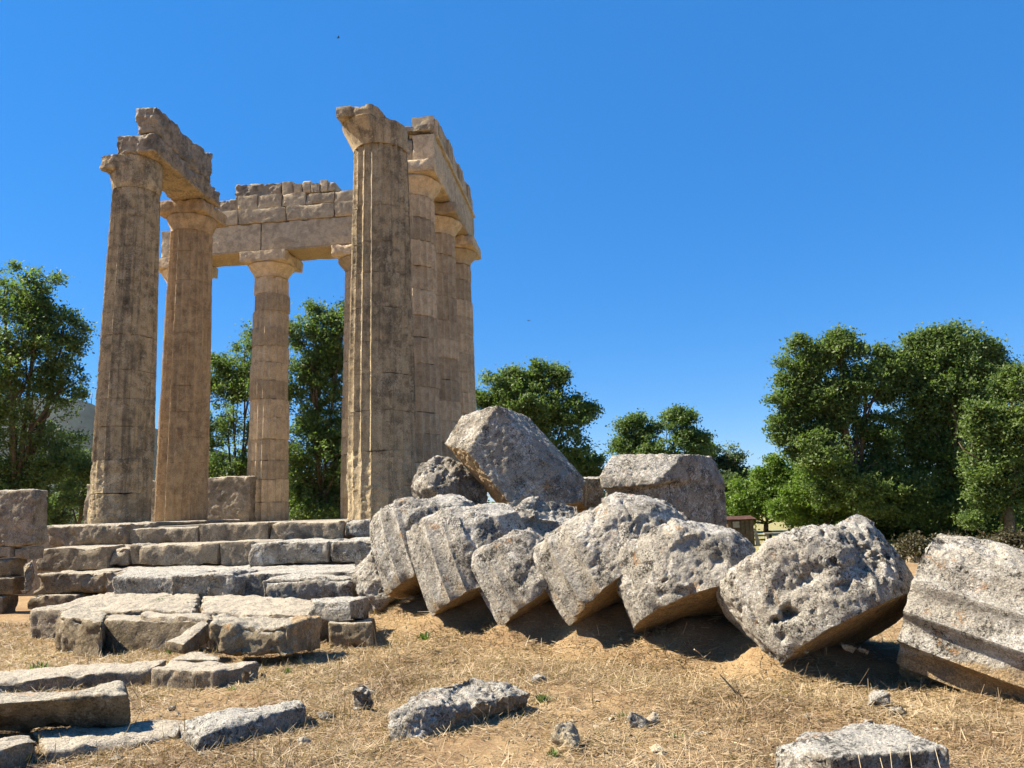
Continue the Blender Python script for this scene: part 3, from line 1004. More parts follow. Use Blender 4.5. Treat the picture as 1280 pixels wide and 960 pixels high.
for y0, y1 in ((gy - 0.1, gy + DY), (gy + DY + 0.01, gy + L3)):
    block('architrave_block', eb(0.05, 0.68, y0, y1, zt + 0.004, za1), ENT, parent=ee, clean=low_clean(zt), **kw)
    block('architrave_block', eb(-0.68, 0.04, y0 + 0.05, y1, zt + 0.004, za1 - 0.02), ENTD, parent=ee, clean=low_clean(zt), res=0.05, rnd=0.04, big=0.03, mid=0.02, chip=0.12)
block('taenia_block', eb(-0.1, 0.75, gy + 0.1, gy + L3 + 0.02, za1 + 0.003, za1 + 0.14), ENT, parent=ee, **kw)
zfr = za1 + 0.14
ys_ = [0.05, 0.8, 1.75, 2.5, 3.45, 4.2, 5.15, 5.8, L3]
for k in range(8):
    y0, y1 = gy + ys_[k], gy + ys_[k + 1] - 0.01
    top = zfr + (0.72 if k != 7 else 0.6)
    if k == 0: top = zfr + 0.5
    if k % 2 == 0:
        wv = (y1 - y0) / 3
        tg = block('triglyph', eb(0.0, 0.66, y0, y1, zfr + 0.003, top), ENT, parent=ee, **kw)
        for q in range(3):
            rb_ = block('bar', eb(0.65, 0.74, y0 + q * wv + 0.05, y0 + (q + 1) * wv - 0.05, zfr + 0.01, top - 0.08), ENT, res=0.06, rnd=0.01, big=0.006, mid=0.006, chip=0.02, pit=0.005)
            rb_.parent = tg
            rb_.location = Vector(rb_.location) - Vector(tg.location) - ee.location
    else:
        block('metope', eb(0.0, 0.65, y0, y1, zfr + 0.003, top - 0.01), ENT, parent=ee, **kw)
block('backing_block', eb(-0.42, 0.62, gy - 0.15, gy + 0.65, za1 + 0.1, aty(540, 153, gy - 0.15)[2]), ENTD, parent=ee, res=0.045, rnd=0.03, big=0.03, mid=0.025, chip=0.1, pit=0.03)
block('backing_block', eb(-0.7, -0.02, gy + 0.7, gy + 5.6, za1 + 0.003, za1 + 0.5), ENTD, parent=ee, res=0.07, rnd=0.05, big=0.06, mid=0.03, chip=0.15, pit=0.03)

# pronaos (left pair) beam
zp = ZP + HP
pe = empty('entablature', (Ax, (Ay + By) / 2, zp), 'dark crumbling stone beam resting on the left pair of columns', 'entablature', 'surviving entablature runs')
yN = Ay - 0.58
zp1 = aty(175, 167, yN)[2]
zp2 = aty(190, 133, yN + 0.1)[2]
kwd = dict(res=0.045, rnd=0.05, big=0.035, mid=0.025, chip=0.16, pit=0.03)
xl, xr = aty(142, 180, yN)[0], Ax + 0.8
SB = (Bx - Ax) / (By - Ay)


def pb8(x0, x1, y0, y1, z0, z1):
    return [(x + (y - Ay) * SB, y, z) for z in (z0, z1) for (x, y) in ((x0, y0), (x1, y0), (x1, y1), (x0, y1))]


block('architrave_block', pb8(xl, xr, yN, By + 0.22, zp + 0.004, zp1), ENTD, parent=pe, clean=low_clean(zp, 0.12), **kwd)
xu = aty(168, 150, yN + 0.1)[0]
block('frieze_block', pb8(xu, xr - 0.02, yN + 0.05, Ay + 1.6, zp1 - 0.01, zp2), ENTD, parent=pe, res=0.04, rnd=0.08, big=0.05, mid=0.03, chip=0.2, pit=0.03)
c8_ = pb8(xu, xr - 0.03, Ay + 1.5, By - 0.25, zp1 - 0.01, zp2 - 0.02)
c8_[6] = (*c8_[6][:2], c8_[6][2] + 0.3)
c8_[7] = (*c8_[7][:2], c8_[7][2] + 0.3)
block('frieze_block', c8_, ENTD, parent=pe, res=0.04, rnd=0.1, big=0.05, mid=0.03, chip=0.25, pit=0.03)

# orthostate wall blocks behind the left pair
wkw = dict(res=0.06, rnd=0.05, big=0.035, mid=0.02, chip=0.1, pit=0.03)
block('wall_block', fbox(250, 596, 312, 656, 24.9, 0.5, zb=1.48), STEP, 'big upright wall block low behind the reddish column, left of the free standing rear column', 'stone block', 'wall blocks standing on the temple floor', **wkw)
block('wall_block', fbox(104, 602, 205, 656, 24.4, 0.5, zb=1.48), STEP, 'upright wall block low behind the leftmost column, its end showing left of that column', 'stone block', 'wall blocks standing on the temple floor', **wkw)

# ------------------------------------------------------------------ temple floor and steps
kst = dict(res=0.04, rnd=0.022, big=0.016, mid=0.008, chip=0.08, pit=0.008)
krg = dict(res=0.03, rnd=0.045, big=0.045, mid=0.012, chip=0.18, pit=0.012)
SG = 'blocks of the temple floor edge'
floor = block('temple_floor', box8(-22, Fx + 1.6, 16.9, Fy + 10.4, 0.0, Z0 - 0.004), STEP, 'flat stone temple floor under the standing columns', 'floor', res=0.5, rnd=0.01, big=0.0, mid=0.0, chip=0.0, pit=0.0)
tag(floor, kind='structure')
block('plinth_slab', box8(Ax - 1.3, Bx + 1.2, Ay - 1.1, By + 1.3, Z0 - 0.002, ZP), STEP, 'low slab carrying the left pair of columns', 'slab', res=0.06, rnd=0.02, big=0.01, mid=0.008, chip=0.03)
block('step_block', fbox(56, 656, 158, 684, 15.9, 1.3), STEP, 'rough crumbling block under the worn foot of the leftmost column', 'stone block', SG, **krg)
block('step_block', fbox(158.5, 660, 247, 681, 16.0, 1.2), STEP, 'smooth low floor edge block below the reddish column', 'stone block', SG, **kst)
block('step_block', fbox(247.5, 654, 335, 679, 16.0, 1.2), STEP, 'floor edge block with a straight front below the free standing rear column', 'stone block', SG, **kst)
block('step_block', fbox(335.5, 652, 429, 678, 16.0, 1.2), STEP, 'neat floor edge block with a sunken panel line, left of the lone column', 'stone block', SG, **kst)
block('step_block', fbox(430, 649, 475, 673, 15.95, 1.1), GREY, 'grey cracked floor edge block right under the lone dark column', 'stone block', SG, **krg)
block('step_block', fbox(476, 647, 560, 673, 16.0, 1.1), GREY, 'grey floor edge block partly hidden behind the first leaning drum', 'stone block', SG, **krg)
S2 = 'blocks of the second temple step'
block('step_block', fbox(45, 684, 134, 713, 15.0, 1.0), STEP, 'dark flat step block next to the stacked masonry at the left', 'stone block', S2, **kst)
block('step_block', fbox(134.5, 686, 161, 707, 15.1, 0.9), STEP, 'short lumpy step block right of the dark flat one', 'stone block', S2, **krg)
block('step_block', fbox(161.5, 681, 180, 706, 15.15, 0.8), STEP, 'narrow step block at a gap beside the broken brown step stone', 'stone block', S2, **krg)
block('step_block', fbox(170, 680, 272, 707, 14.95, 1.2), STEP, 'step block with a broken brown corner on its left', 'stone block', S2, **kst)
block('step_block', fbox(272.5, 677, 330, 707, 14.98, 1.2), STEP, 'step block running behind the long grey one, joint on its left', 'stone block', S2, **kst)
block('step_block', fbox(311, 678, 411, 706, 14.3, 1.5), GREY, 'long pale grey step block with bright top, left of the fallen drums', 'stone block', S2, **dict(krg, chip=0.12, big=0.04))
block('step_block', fbox(411.5, 676, 480, 704, 14.3, 1.5), GREY, 'grey step block running in behind the low rough boulder', 'stone block', S2, **dict(krg, chip=0.12, big=0.04))
S3 = 'blocks of the lower terrace'
block('terrace_block', fbox(43, 716, 130, 744, 14.2, 1.3), STEP, 'terrace block with sloping broken top beside the stacked masonry', 'stone block', S3, **krg)
block('terrace_block', fbox(34, 744, 95, 760, 14.1, 1.0, zb=-0.15), STEP, 'thin bottom course block low beside the stacked masonry', 'stone block', S3, **kst)
block('terrace_block', fbox(129, 714, 168, 746, 13.9, 1.5), STEP, 'squarish terrace block between the broken one and the dark flat topped one', 'stone block', S3, **krg)
block('terrace_slab', slab8((150, 719), (305, 718), (316, 706), (160, 708), 0.70, 0.0), GREY, 'sunlit flat paving slab behind the dark terrace blocks', 'slab', S3, **dict(kst, big=0.025))
block('terrace_slab', slab8((300, 718), (462, 714), (470, 703), (312, 706), 0.70, 0.0), GREY, 'sunlit flat paving slab left of the low rough boulder', 'slab', S3, **dict(kst, big=0.025))
block('terrace_block', fbox(140, 721, 229, 751, 12.2, 1.1), GREY, 'dark fronted terrace block with flat bright top, fourth level from the floor', 'stone block', S3, **dict(krg, chip=0.08, big=0.03))
block('terrace_block', fbox(212, 718, 292, 754, 12.05, 1.0), GREY, 'jagged boulder like terrace block right of the dark fronted one', 'stone block', S3, **dict(krg, chip=0.3, big=0.09))
block('terrace_block', fbox(296, 717, 332, 753, 12.6, 0.9), BROWN, 'small brown crumbling block between two grey terrace blocks', 'stone block', S3, **krg)
block('terrace_block', fbox(325, 722, 440, 757, 11.9, 1.1), GREY, 'long light grey terrace block with rounded top edge, left of the first drum', 'stone block', S3, **dict(krg, chip=0.15, big=0.04, rnd=0.09))
block('foundation_slab', slab8((36, 760), (250, 764), (250, 741), (150, 738), 0.42, -0.1), STEP, 'broad low foundation slab with a rounded left end', 'slab', S3, **dict(krg, rnd=0.1))
block('foundation_slab', slab8((251, 765), (392, 767), (420, 750), (251, 742), 0.40, -0.1), STEP, 'low foundation slab with grassy top behind the big raised block', 'slab', S3, **krg)
S4 = 'loose blocks on the straw before the steps'
block('stone_block', slab8((71, 771), (129, 776), (140, 763), (84, 760), 0.42, -0.1, 0.02), BROWN, 'rough dark block with bumpy top, left end of the lowest course', 'stone block', S4, **dict(krg, rnd=0.08))
block('stone_block', slab8((129.5, 775), (250, 777), (258, 768), (138, 768), 0.37, -0.1), BROWN, 'long straight sided block joined to the rough dark one', 'stone block', S4, **kst)
block('stone_block', slab8((175, 768), (268, 770), (268, 764), (180, 764), 0.44, 0.0), STEP, 'thin slab lying behind the long straight sided block', 'slab', S4, **kst)
block('leaning_block', pd((204, 812, 8.5), (232, 820, 8.3), (266, 800, 9.0), (240, 796, 9.2), (202, 799, 8.5), (229, 806, 8.3), (263, 777, 9.0), (253, 772, 9.15)), BROWN, 'small block leaning at a slant against the big raised block', 'stone block', S4, **dict(kst, res=0.025))
block('raised_block', [*pd((268, 819, 8.3), (366, 822, 8.15), (403, 812, 8.85), (300, 806, 9.15)), *pd((264, 780, 8.4), (362, 779, 8.25), (404, 768, 8.95), (262, 766, 9.25))], BROWN,
      'big dark chunky block propped above the ground, orange right side', 'stone block', S4, **dict(krg, res=0.022, big=0.035, mid=0.025, chip=0.16, rnd=0.04),
      clean=lambda V: 0.6 * sstep(354, 368, 640 + FPX * ((V - ORI) @ _r) / ((V - ORI) @ _f)))
block('notched_block', [*pd((382, 776, 9.5), (440, 777, 9.3), (462, 774, 9.9), (400, 772, 10.2)), *pd((392, 752, 9.55), (438, 751, 9.4), (460, 747, 9.9), (386, 746, 10.2))], GREY,
      'light grey notched block stacked on another, left of the first drums', 'stone block', S4, **dict(kst, res=0.025))
block('stone_block', [*pd((412, 812, 9.1), (466, 811, 9.0), (470, 803, 9.9), (414, 803, 10.0)), *pd((410, 778, 9.15), (466, 778, 9.05), (468, 773, 9.9), (412, 773, 10.0))], BROWN,
      'squared block under the notched one, beside the straw slope', 'stone block', S4, **dict(kst, res=0.025))
block('curb_slab', slab8((-60, 857), (187, 836), (210, 823), (-60, 843), 0.16, -0.1), STEP, 'long low curb of flat stones reaching in from the left edge', 'curb', S4, **dict(kst, res=0.03, big=0.025))
block('stone_slab', slab8((190, 836), (268, 839), (324, 827), (214, 824), 0.19, -0.1), STEP, 'flat topped slab under the big raised block', 'slab', S4, **dict(kst, res=0.025, big=0.025, chip=0.08))
block('stone_slab', slab8((212, 824), (276, 824), (272, 814), (240, 815), 0.2, -0.05), STEP, 'thin light slab peeping out behind the flat topped one', 'slab', S4, **dict(kst, res=0.03))
block('stone_block', [*[atz(p[0], p[1], 0.06) for p in ((-70, 918), (160, 914))], *[np.array([*atz(p[0], p[1], 0.36)[:2], 0.06]) for p in ((150, 853), (-50, 860))],
                      *[atz(p[0], p[1], 0.36) for p in ((-70, 884), (161, 867), (150, 853), (-50, 860))]], BROWN,
      'large weathered block in the left foreground casting shadow on a thin slab', 'stone block', S4, **dict(krg, res=0.018, chip=0.12, big=0.03, rnd=0.04))
block('stone_slab', slab8((-60, 958), (53, 921), (40, 916), (-70, 920), 0.19, -0.1), STEP, 'corner of a slab in the bottom left of the view', 'slab', S4, **dict(kst, res=0.02))
block('stone_slab', slab8((58, 940), (243, 913), (232, 899), (40, 912), 0.10, -0.1), STEP, 'thin smooth slab with the foreground block shadow on it', 'slab', S4, **dict(kst, res=0.02, chip=0.06))
block('stone_slab', slab8((247, 917), (381, 882), (374, 876), (215, 896), 0.18, -0.1), GREY, 'pale rough slab tapering to the right, in the foreground', 'slab', S4, **dict(krg, res=0.018, big=0.03, chip=0.1))
# foreground rocks
rock('low_rock', [pd((484, 895, 5.5), (525, 862, 5.9), (560, 852, 6.1), (600, 872, 5.75), (520, 885, 5.45), (487, 928, 5.3), (560, 920, 5.5), (600, 905, 5.7), (515, 935, 5.3), (560, 930, 6.0)),
                  pd((560, 856, 6.1), (590, 848, 6.3), (640, 853, 6.3), (664, 866, 6.15), (600, 872, 5.7), (650, 892, 6.0), (590, 912, 5.65), (570, 915, 5.6), (660, 885, 6.3), (600, 880, 6.4))], GREY,
     'long low jagged rock half sunk in the straw, centre foreground', 'rock', voxel=0.012, smooth=2, big=0.03, mid=0.014, pit=0.012, clean=lambda V, N: np.where(N[:, 2] < 0.25, 0.55, 0.0))
block('stone_block', [*[np.array([*atz(p[0], p[1], 0.36)[:2], -0.1]) for p in ((1031, 945), (1188, 936), (1100, 897), (956, 926))][:1],
                      *[np.array([*atz(p[0], p[1], 0.36)[:2], -0.1]) for p in ((1187, 936), (1080, 888), (957, 926))],
                      *[atz(p[0], p[1], 0.36) for p in ((1031, 945), (1187, 934), (1085, 889), (957, 926))]], GREY,
      'speckled pale topped block in the bottom right corner', 'stone block', S4, res=0.013, chip=0.07, big=0.01, mid=0.007, pit=0.008, rnd=0.025)


def stone_at(label, px, py, s, mat=PEB, sq=(1, 0.8, 0.65), lift=0.3, name='small_stone', group='small stones scattered on the straw', vox=None):
    s = s * 1.4
    c = atz(px, py, 0.0)
    c[2] = float(gz(np.array([c[0]]), np.array([c[1]]))[0]) + s * lift
    g0 = rng.normal(size=(13, 3)); g0 /= np.linalg.norm(g0, axis=1, keepdims=True)
    g0 *= rng.uniform(0.75, 1.1, (13, 1))
    rock(name, [c + g0 * s * np.array(sq)], mat, label, 'stone', group, voxel=vox or max(0.006, s * 0.09), smooth=1, big=0.12 * s, mid=0.08 * s, pit=0.05 * s)


stone_at('grey angular stone standing left of the long low rock', 453, 897, 0.13, GREY, (0.8, 0.6, 1.0), 0.4)
stone_at('flat grey stone behind the angular one, left of the long low rock', 457, 872, 0.09, GREY, (1.2, 0.8, 0.5))
stone_at('small dark stone alone in the straw, left of the flat grey stone', 430, 873, 0.04, GREY)
stone_at('dark pebble on the straw right of the tapering slab', 408, 906, 0.055, GREY, (1.2, 0.8, 0.6))
stone_at('yellowish pebble in the straw below the tapering slab', 380, 938, 0.05, PEB)
stone_at('upright tan stone at the right end of the flat topped slab', 308, 861, 0.075, BROWN, (0.6, 0.6, 1.2), 0.5)
stone_at('small tan stone in shade right of the flat topped slab', 328, 856, 0.07, BROWN)
stone_at('low grey stone against the front of the thin smooth slab', 222, 933, 0.08, GREY, (1.2, 0.8, 0.6))
stone_at('dark stone on the straw behind the pale rough slab', 216, 892, 0.05, GREY)
stone_at('broken tan rock near the bottom edge, below the long low rock', 712, 942, 0.1, PEB, (0.8, 0.8, 0.9))
stone_at('tan rock just behind the broken one near the bottom edge', 706, 927, 0.08, PEB, (0.9, 0.8, 0.7))
stone_at('round yellow pebble left of the speckled pair of stones', 764, 909, 0.042, PEB)
stone_at('speckled black and cream stone, left one of a touching pair', 797, 917, 0.085, GREY, (1, 0.8, 0.8))
stone_at('cream stone, right one of a touching pair in the straw', 818, 914, 0.075, PEB)
stone_at('flat pale pebble alone in the straw, right of the touching pair', 878, 924, 0.04, PEB, (1.3, 0.8, 0.5))
stone_at('small white stone on the straw below the fourth leaning drum', 755, 851, 0.04, PEB)
stone_at('grey rock sitting behind the bottom right block', 1098, 888, 0.12, GREY, (1.3, 0.7, 0.75), 0.2)
stone_at('small brown stone at the right end of the rock behind the bottom right block', 1122, 899, 0.06, BROWN)
stone_at('pale stone on the straw by the drum lying on its side', 1247, 866, 0.045, PEB)
stone_at('pale stone at the far right end of the long low rock', 672, 860, 0.07, GREY)

# stacked masonry at the far left
block('masonry_block', fbox(-60, 613, 43, 683, 13.4, 0.4), STEP, 'large squarish block topping the stacked masonry at the left edge', 'stone block', 'stacked masonry at the left edge', **dict(krg, chip=0.1, big=0.03, rnd=0.06))
block('masonry_block', fbox(-60, 683.5, 13, 699, 13.4, 0.4), STEP, 'thin course stone right under the large squarish block', 'stone block', 'stacked masonry at the left edge', **kst)
block('masonry_block', fbox(14, 684, 36, 700, 13.45, 0.4), STEP, 'little end stone of the thin course under the large squarish block', 'stone block', 'stacked masonry at the left edge', **kst)
block('masonry_block', fbox(-60, 700, 14, 722, 13.4, 0.4), BROWN, 'tan course stone halfway down the stacked masonry at the left edge', 'stone block', 'stacked masonry at the left edge', **kst)
block('masonry_block', fbox(-60, 723, 16, 746, 13.35, 0.4), BROWN, 'lower tan course stone of the stacked masonry at the left edge', 'stone block', 'stacked masonry at the left edge', **kst)
block('masonry_block', fbox(-60, 746.5, 3, 764, 13.35, 0.4, zb=-0.15), BROWN, 'bottom stone of the stacked masonry at the left edge', 'stone block', 'stacked masonry at the left edge', **kst)
rock('masonry_rubble', [pd((26, 722, 13.9), (30, 703, 13.9), (42, 698, 14), (44, 715, 13.9), (40, 740, 13.8), (27, 742, 13.7), (30, 710, 14.5), (44, 720, 14.5), (36, 742, 14.4))], STEP, 'upright rubble stone filling the corner beside the stacked masonry', 'stone', 'stacked masonry at the left edge', voxel=0.03, big=0.03)

build_ground()

# ------------------------------------------------------------------ straw litter, weeds
def straw(n):
    # denser near the camera, thinning with distance
    u = rng.random(n * 2)
    d = 2.6 * (13.5 / 2.6) ** (u ** 0.85)
    a = rng.uniform(-0.66, 0.66, n * 2)
    x = d * np.tan(a) * 1.0
    y = d
    xx = x * math.cos(YAW) - y * math.sin(YAW)
    yy = x * math.sin(YAW) + y * math.cos(YAW)
    P = np.stack([xx, yy, 0 * xx], -1)
    keep = fbm(P * 0.9, 4, 41) + rng.uniform(-0.9, 0.9, n * 2) > -0.35
    for (CL, CU, Rr) in D:
        keep &= ((xx - CL[0] - 0.1) ** 2 + (yy - CL[1] - 0.25) ** 2 > 0.5 ** 2) | (rng.random(n * 2) < 0.15)
    xx, yy = xx[keep][:n], yy[keep][:n]
    n = len(xx)
    zz = gz(xx, yy)
    L = rng.gamma(3, 0.02, n) + 0.015
    az = rng.uniform(0, 2 * math.pi, n)
    el = np.abs(rng.normal(0, 0.22, n))
    up = rng.random(n) < 0.06
    el = np.where(up, rng.uniform(0.5, 1.3, n), el)
    wd = rng.uniform(0.0012, 0.0032, n) * (0.6 + yy / 9)
    dirv = np.stack([np.cos(az) * np.cos(el), np.sin(az) * np.cos(el), np.sin(el)], -1)
    side = np.stack([-np.sin(az), np.cos(az), 0.5 * rng.normal(size=n)], -1)
    side /= np.linalg.norm(side, axis=1, keepdims=True)
    c = np.stack([xx, yy, zz + 0.008 + 0.012 * rng.random(n)], -1)
    p0, p1 = c - dirv * 0.0, c + dirv * L[:, None]
    V = np.stack([p0 - side * wd[:, None], p0 + side * wd[:, None], p1 + side * wd[:, None] * 0.4, p1 - side * wd[:, None] * 0.4], 1).reshape(-1, 3)
    patch = 0.5 + 0.35 * fbm(P[keep][:n] * 1.4, 3, 55)
    o = raw_quads('dry_grass', V, STRAW, (0, 0, 0), attrs={'shade': np.clip(patch + rng.normal(0, 0.3, n), 0, 1)})
    tag(o, 'dry straw and cut grass littering the ground', 'grass', kind='stuff')


straw(300000)


def gravel(n):
    d = 3.2 * (11 / 3.2) ** rng.random(n)
    a = rng.uniform(-0.66, 0.66, n)
    x, y = d * np.tan(a), d
    xx, yy = x * math.cos(YAW) - y * math.sin(YAW), x * math.sin(YAW) + y * math.cos(YAW)
    zz = gz(xx, yy)
    ico = np.array([(1, 0, 0), (-1, 0, 0), (0, 1, 0), (0, -1, 0), (0, 0, 1), (0, 0, -1)], float)
    fc = np.array([(0, 2, 4), (2, 1, 4), (1, 3, 4), (3, 0, 4), (2, 0, 5), (1, 2, 5), (3, 1, 5), (0, 3, 5)])
    V, Fs = [], []
    for i in range(n):
        r_ = rng.gamma(2.2, 0.0045) + 0.004
        p = ico * r_ * rng.uniform(0.6, 1.4, (6, 3)) * (1.2, 1, 0.7)
        ca = rng.uniform(0, 6.28)
        p = p @ np.array([[math.cos(ca), -math.sin(ca), 0], [math.sin(ca), math.cos(ca), 0], [0, 0, 1]])
        V.append(p + (xx[i], yy[i], zz[i] + r_ * 0.55)); Fs.append(fc + 6 * i)
    tag(mesh_obj('gravel', np.vstack(V), np.vstack(Fs), PEB, loc=(0, 0, 0), smooth=False), 'tiny stone chips strewn through the straw', 'gravel', kind='stuff')


gravel(1600)


def tuft(label, px, py, h, spread, n, mat=WEED, name='weed_tuft', group='green weeds in the straw', z=None, cat='weed', wr=0.05):
    spread = spread * 0.36
    c = atz(px, py, 0.0 if z is None else z)
    if z is None:
        for _ in range(3):
            c = atz(px, py, float(gz(np.array([c[0]]), np.array([c[1]]))[0]))
    az = rng.uniform(0, 6.28, n)
    el = rng.uniform(0.35, 1.35, n)
    L = h * rng.uniform(0.5, 1.1, n)
    base = c + np.stack([rng.normal(0, spread * 0.4, n), rng.normal(0, spread * 0.4, n), np.zeros(n) - 0.005], -1)
    dv = np.stack([np.cos(az) * np.cos(el), np.sin(az) * np.cos(el), np.sin(el)], -1)
    sd_ = np.stack([-np.sin(az), np.cos(az), np.zeros(n)], -1)
    wd = h * wr
    mid_ = base + dv * (L * 0.55)[:, None]
    tip = base + dv * L[:, None] - np.array([0, 0, 1]) * (0.15 * L)[:, None]
    V = np.stack([base, mid_ + sd_ * wd, tip, mid_ - sd_ * wd], 1).reshape(-1, 3)
    o = raw_quads(name, V, mat, c, attrs={'shade': rng.random(n)})
    return tag(o, label, cat, group)


tuft('bright green weed in the shadow of the big raised block', 360, 842, 0.09, 0.1, 90)
tuft('green weed at the foot of the flat topped slab, left part', 214, 861, 0.08, 0.12, 60)
tuft('green weed by the upright tan stone at the slab end', 290, 864, 0.07, 0.12, 60)
tuft('dark green weed growing from the front of the pale rough slab', 281, 914, 0.09, 0.08, 90, z=0.1)
tuft('green weed at the foot of the leaning block', 212, 818, 0.12, 0.1, 70)
tuft('weeds in front of the bottom left slab corner', 25, 958, 0.12, 0.16, 90)
tuft('grey green weed at the right end of the long low rock', 678, 878, 0.1, 0.14, 110, LEAFG)
tuft('grey green weed patch in the straw above the touching stone pair', 778, 898, 0.07, 0.12, 70, LEAFG)
tuft('bright yellow green weed near the bottom edge, beside the broken tan rock', 692, 946, 0.07, 0.1, 80)
tuft('green weed on the straw slope beside the squared block', 432, 806, 0.12, 0.3, 80)
tuft('green weed on the slope below the first leaning drum', 530, 800, 0.12, 0.14, 60)
tuft('long grass blades at the foot of the drum lying on its side', 1262, 852, 0.2, 0.16, 60)
tuft('grey green weed clump right of the second touching stone', 840, 924, 0.08, 0.15, 60, LEAFG)
tuft('faint dry green clump on the straw in the left middle distance', 48, 838, 0.14, 0.3, 60, LEAFG)
tuft('tiny weeds growing on the terrace top by the dark fronted block', 200, 752, 0.1, 0.2, 50, z=0.4)


def tubes(segs, nside=6):
    """segs: list of (points, radii) -> V, polys"""
    V, Fs = [], []
    for pts, rad in segs:
        pts = np.asarray(pts, float)
        base = len(V)
        for i, p in enumerate(pts):
            t_ = pts[min(i + 1, len(pts) - 1)] - pts[max(i - 1, 0)]
            t_ = t_ / max(np.linalg.norm(t_), 1e-9)
            a = np.cross(t_, (0.3, 0.9, 0.1)); a /= max(np.linalg.norm(a), 1e-9)
            c = np.cross(t_, a)
            for k in range(nside):
                q = 2 * math.pi * k / nside
                V.append(p + rad[i] * (math.cos(q) * a + math.sin(q) * c))
        for i in range(len(pts) - 1):
            for k in range(nside):
                k2 = (k + 1) % nside
                Fs.append((base + i * nside + k, base + i * nside + k2, base + (i + 1) * nside + k2, base + (i + 1) * nside + k))
        Fs.append(tuple(base + k for k in range(nside))[::-1])
        Fs.append(tuple(base + (len(pts) - 1) * nside + k for k in range(nside)))
    return np.array(V), Fs


def twig(label, pts, r, group='dry twigs and stalks', cat='twig', name='dry_twig'):
    V, Fs = tubes([(p, [r * (1 - 0.6 * i / (len(p) - 1)) for i in range(len(p))]) for p in pts])
    tag(mesh_obj(name, V, Fs, TWIG, smooth=True), label, cat, group)


def gpt(px, py, h=0.012):
    c = atz(px, py, 0.0)
    for _ in range(3):
        c = atz(px, py, float(gz(np.array([c[0]]), np.array([c[1]]))[0]) + h)
    return c


twig('pale dry stick lying below the shrub by the biggest drum', [[gpt(884, 857), gpt(900, 855, 0.02), gpt(920, 851)]], 0.01)
twig('long dry stalk lying in the straw right of the flat pale pebble', [[gpt(902, 924), gpt(925, 930, 0.02), gpt(948, 937)]], 0.006)
twig('reddish dry stalk along the bottom edge', [[gpt(770, 958), gpt(800, 953, 0.02), gpt(832, 946)]], 0.007)
twig('thin bent stick in the hollow under the white blotched drum', [[gpt(868, 812), gpt(874, 816, 0.12), gpt(880, 822), gpt(888, 815, 0.1)]], 0.006)
b0 = atz(1100, 1000, 0.0)
sts = []
for px, py, h_ in ((1073, 948, 0), (1100, 951, 0), (1112, 938, 0), (1136, 934, 0), (1169, 940, 0)):
    top = atd(px, py - 4, 3.62)
    bot = top + np.array([rng.normal(0, 0.03), -0.05, -top[2]])
    sts.append([bot, (bot + top) / 2 + np.array([0.02 * rng.normal(), 0, 0]), top])
    twig('dry stalk standing before the bottom right block, %s' % ['furthest left', 'forked one left of centre', 'straight one at the centre', 'leaning one right of centre', 'furthest right'][len(sts) - 1], [sts[-1]], 0.0028, name='dry_stalk', cat='stalk')
for lab, px, py in (('pale dead stalks before the long low rock, left end', 507, 926), ('pale dead stalks before the long low rock, middle', 560, 925), ('pale dead stalks before the long low rock, right part', 606, 908)):
    c = gpt(px, py, 0)
    pts = []
    for k in range(4):
        e = c + np.array([rng.normal(0, 0.09), rng.normal(0, 0.03), rng.uniform(0.06, 0.17)])
        pts.append([c + rng.normal(0, 0.01, 3) * (1, 1, 0), (c + e) / 2 + rng.normal(0, 0.012, 3), e])
    twig(lab, pts, 0.0022, name='dry_stalk', cat='stalk')

# ------------------------------------------------------------------ trees
def leaves(lobes, n, size, cl_r, seed, hole=0.5):
    """lobes: (centre, (rx, ry, rz)); leaf quads gathered in clumps on and in the lobes"""
    rs = np.random.default_rng(seed)
    vol = np.array([(r_[0] * r_[2]) ** 0.85 for c, r_ in lobes])
    per = 48
    nc = max(8, n // per)
    which = rs.choice(len(lobes), nc, p=vol / vol.sum())
    C = np.array([lobes[k][0] for k in which])
    RR = np.array([lobes[k][1] for k in which])
    dv = rs.normal(size=(nc, 3)); dv /= np.linalg.norm(dv, axis=1, keepdims=True)
    rad = rs.random(nc) ** 0.45
    cc = C + dv * RR * rad[:, None]
    ok = fbm(cc * 0.55, 2, seed) > -hole
    cc = cc[ok]
    nc = len(cc)
    crad = cl_r * rs.uniform(0.55, 1.3, nc)
    tone = np.clip(rs.normal(0.5, 0.25, nc), 0, 1)
    i = rs.integers(0, nc, n)
    g = rs.normal(size=(n, 3)) * np.array([0.55, 0.55, 0.4])
    p = cc[i] + g * crad[i][:, None]
    nrm = rs.normal(size=(n, 3)) + np.array([0, 0, 0.7]); nrm /= np.linalg.norm(nrm, axis=1, keepdims=True)
    t1 = np.cross(nrm, rs.normal(size=(n, 3))); t1 /= np.linalg.norm(t1, axis=1, keepdims=True)
    t2 = np.cross(nrm, t1)
    s = size * rs.uniform(0.6, 1.25, n)[:, None]
    V = np.stack([p - t1 * s, p - t2 * s * 0.55 + t1 * s * 0.1, p + t1 * s, p + t2 * s * 0.55 + t1 * s * 0.1], 1).reshape(-1, 3)
    shade = np.clip(tone[i] + rs.normal(0, 0.18, n), 0, 1)
    return V, shade, cc


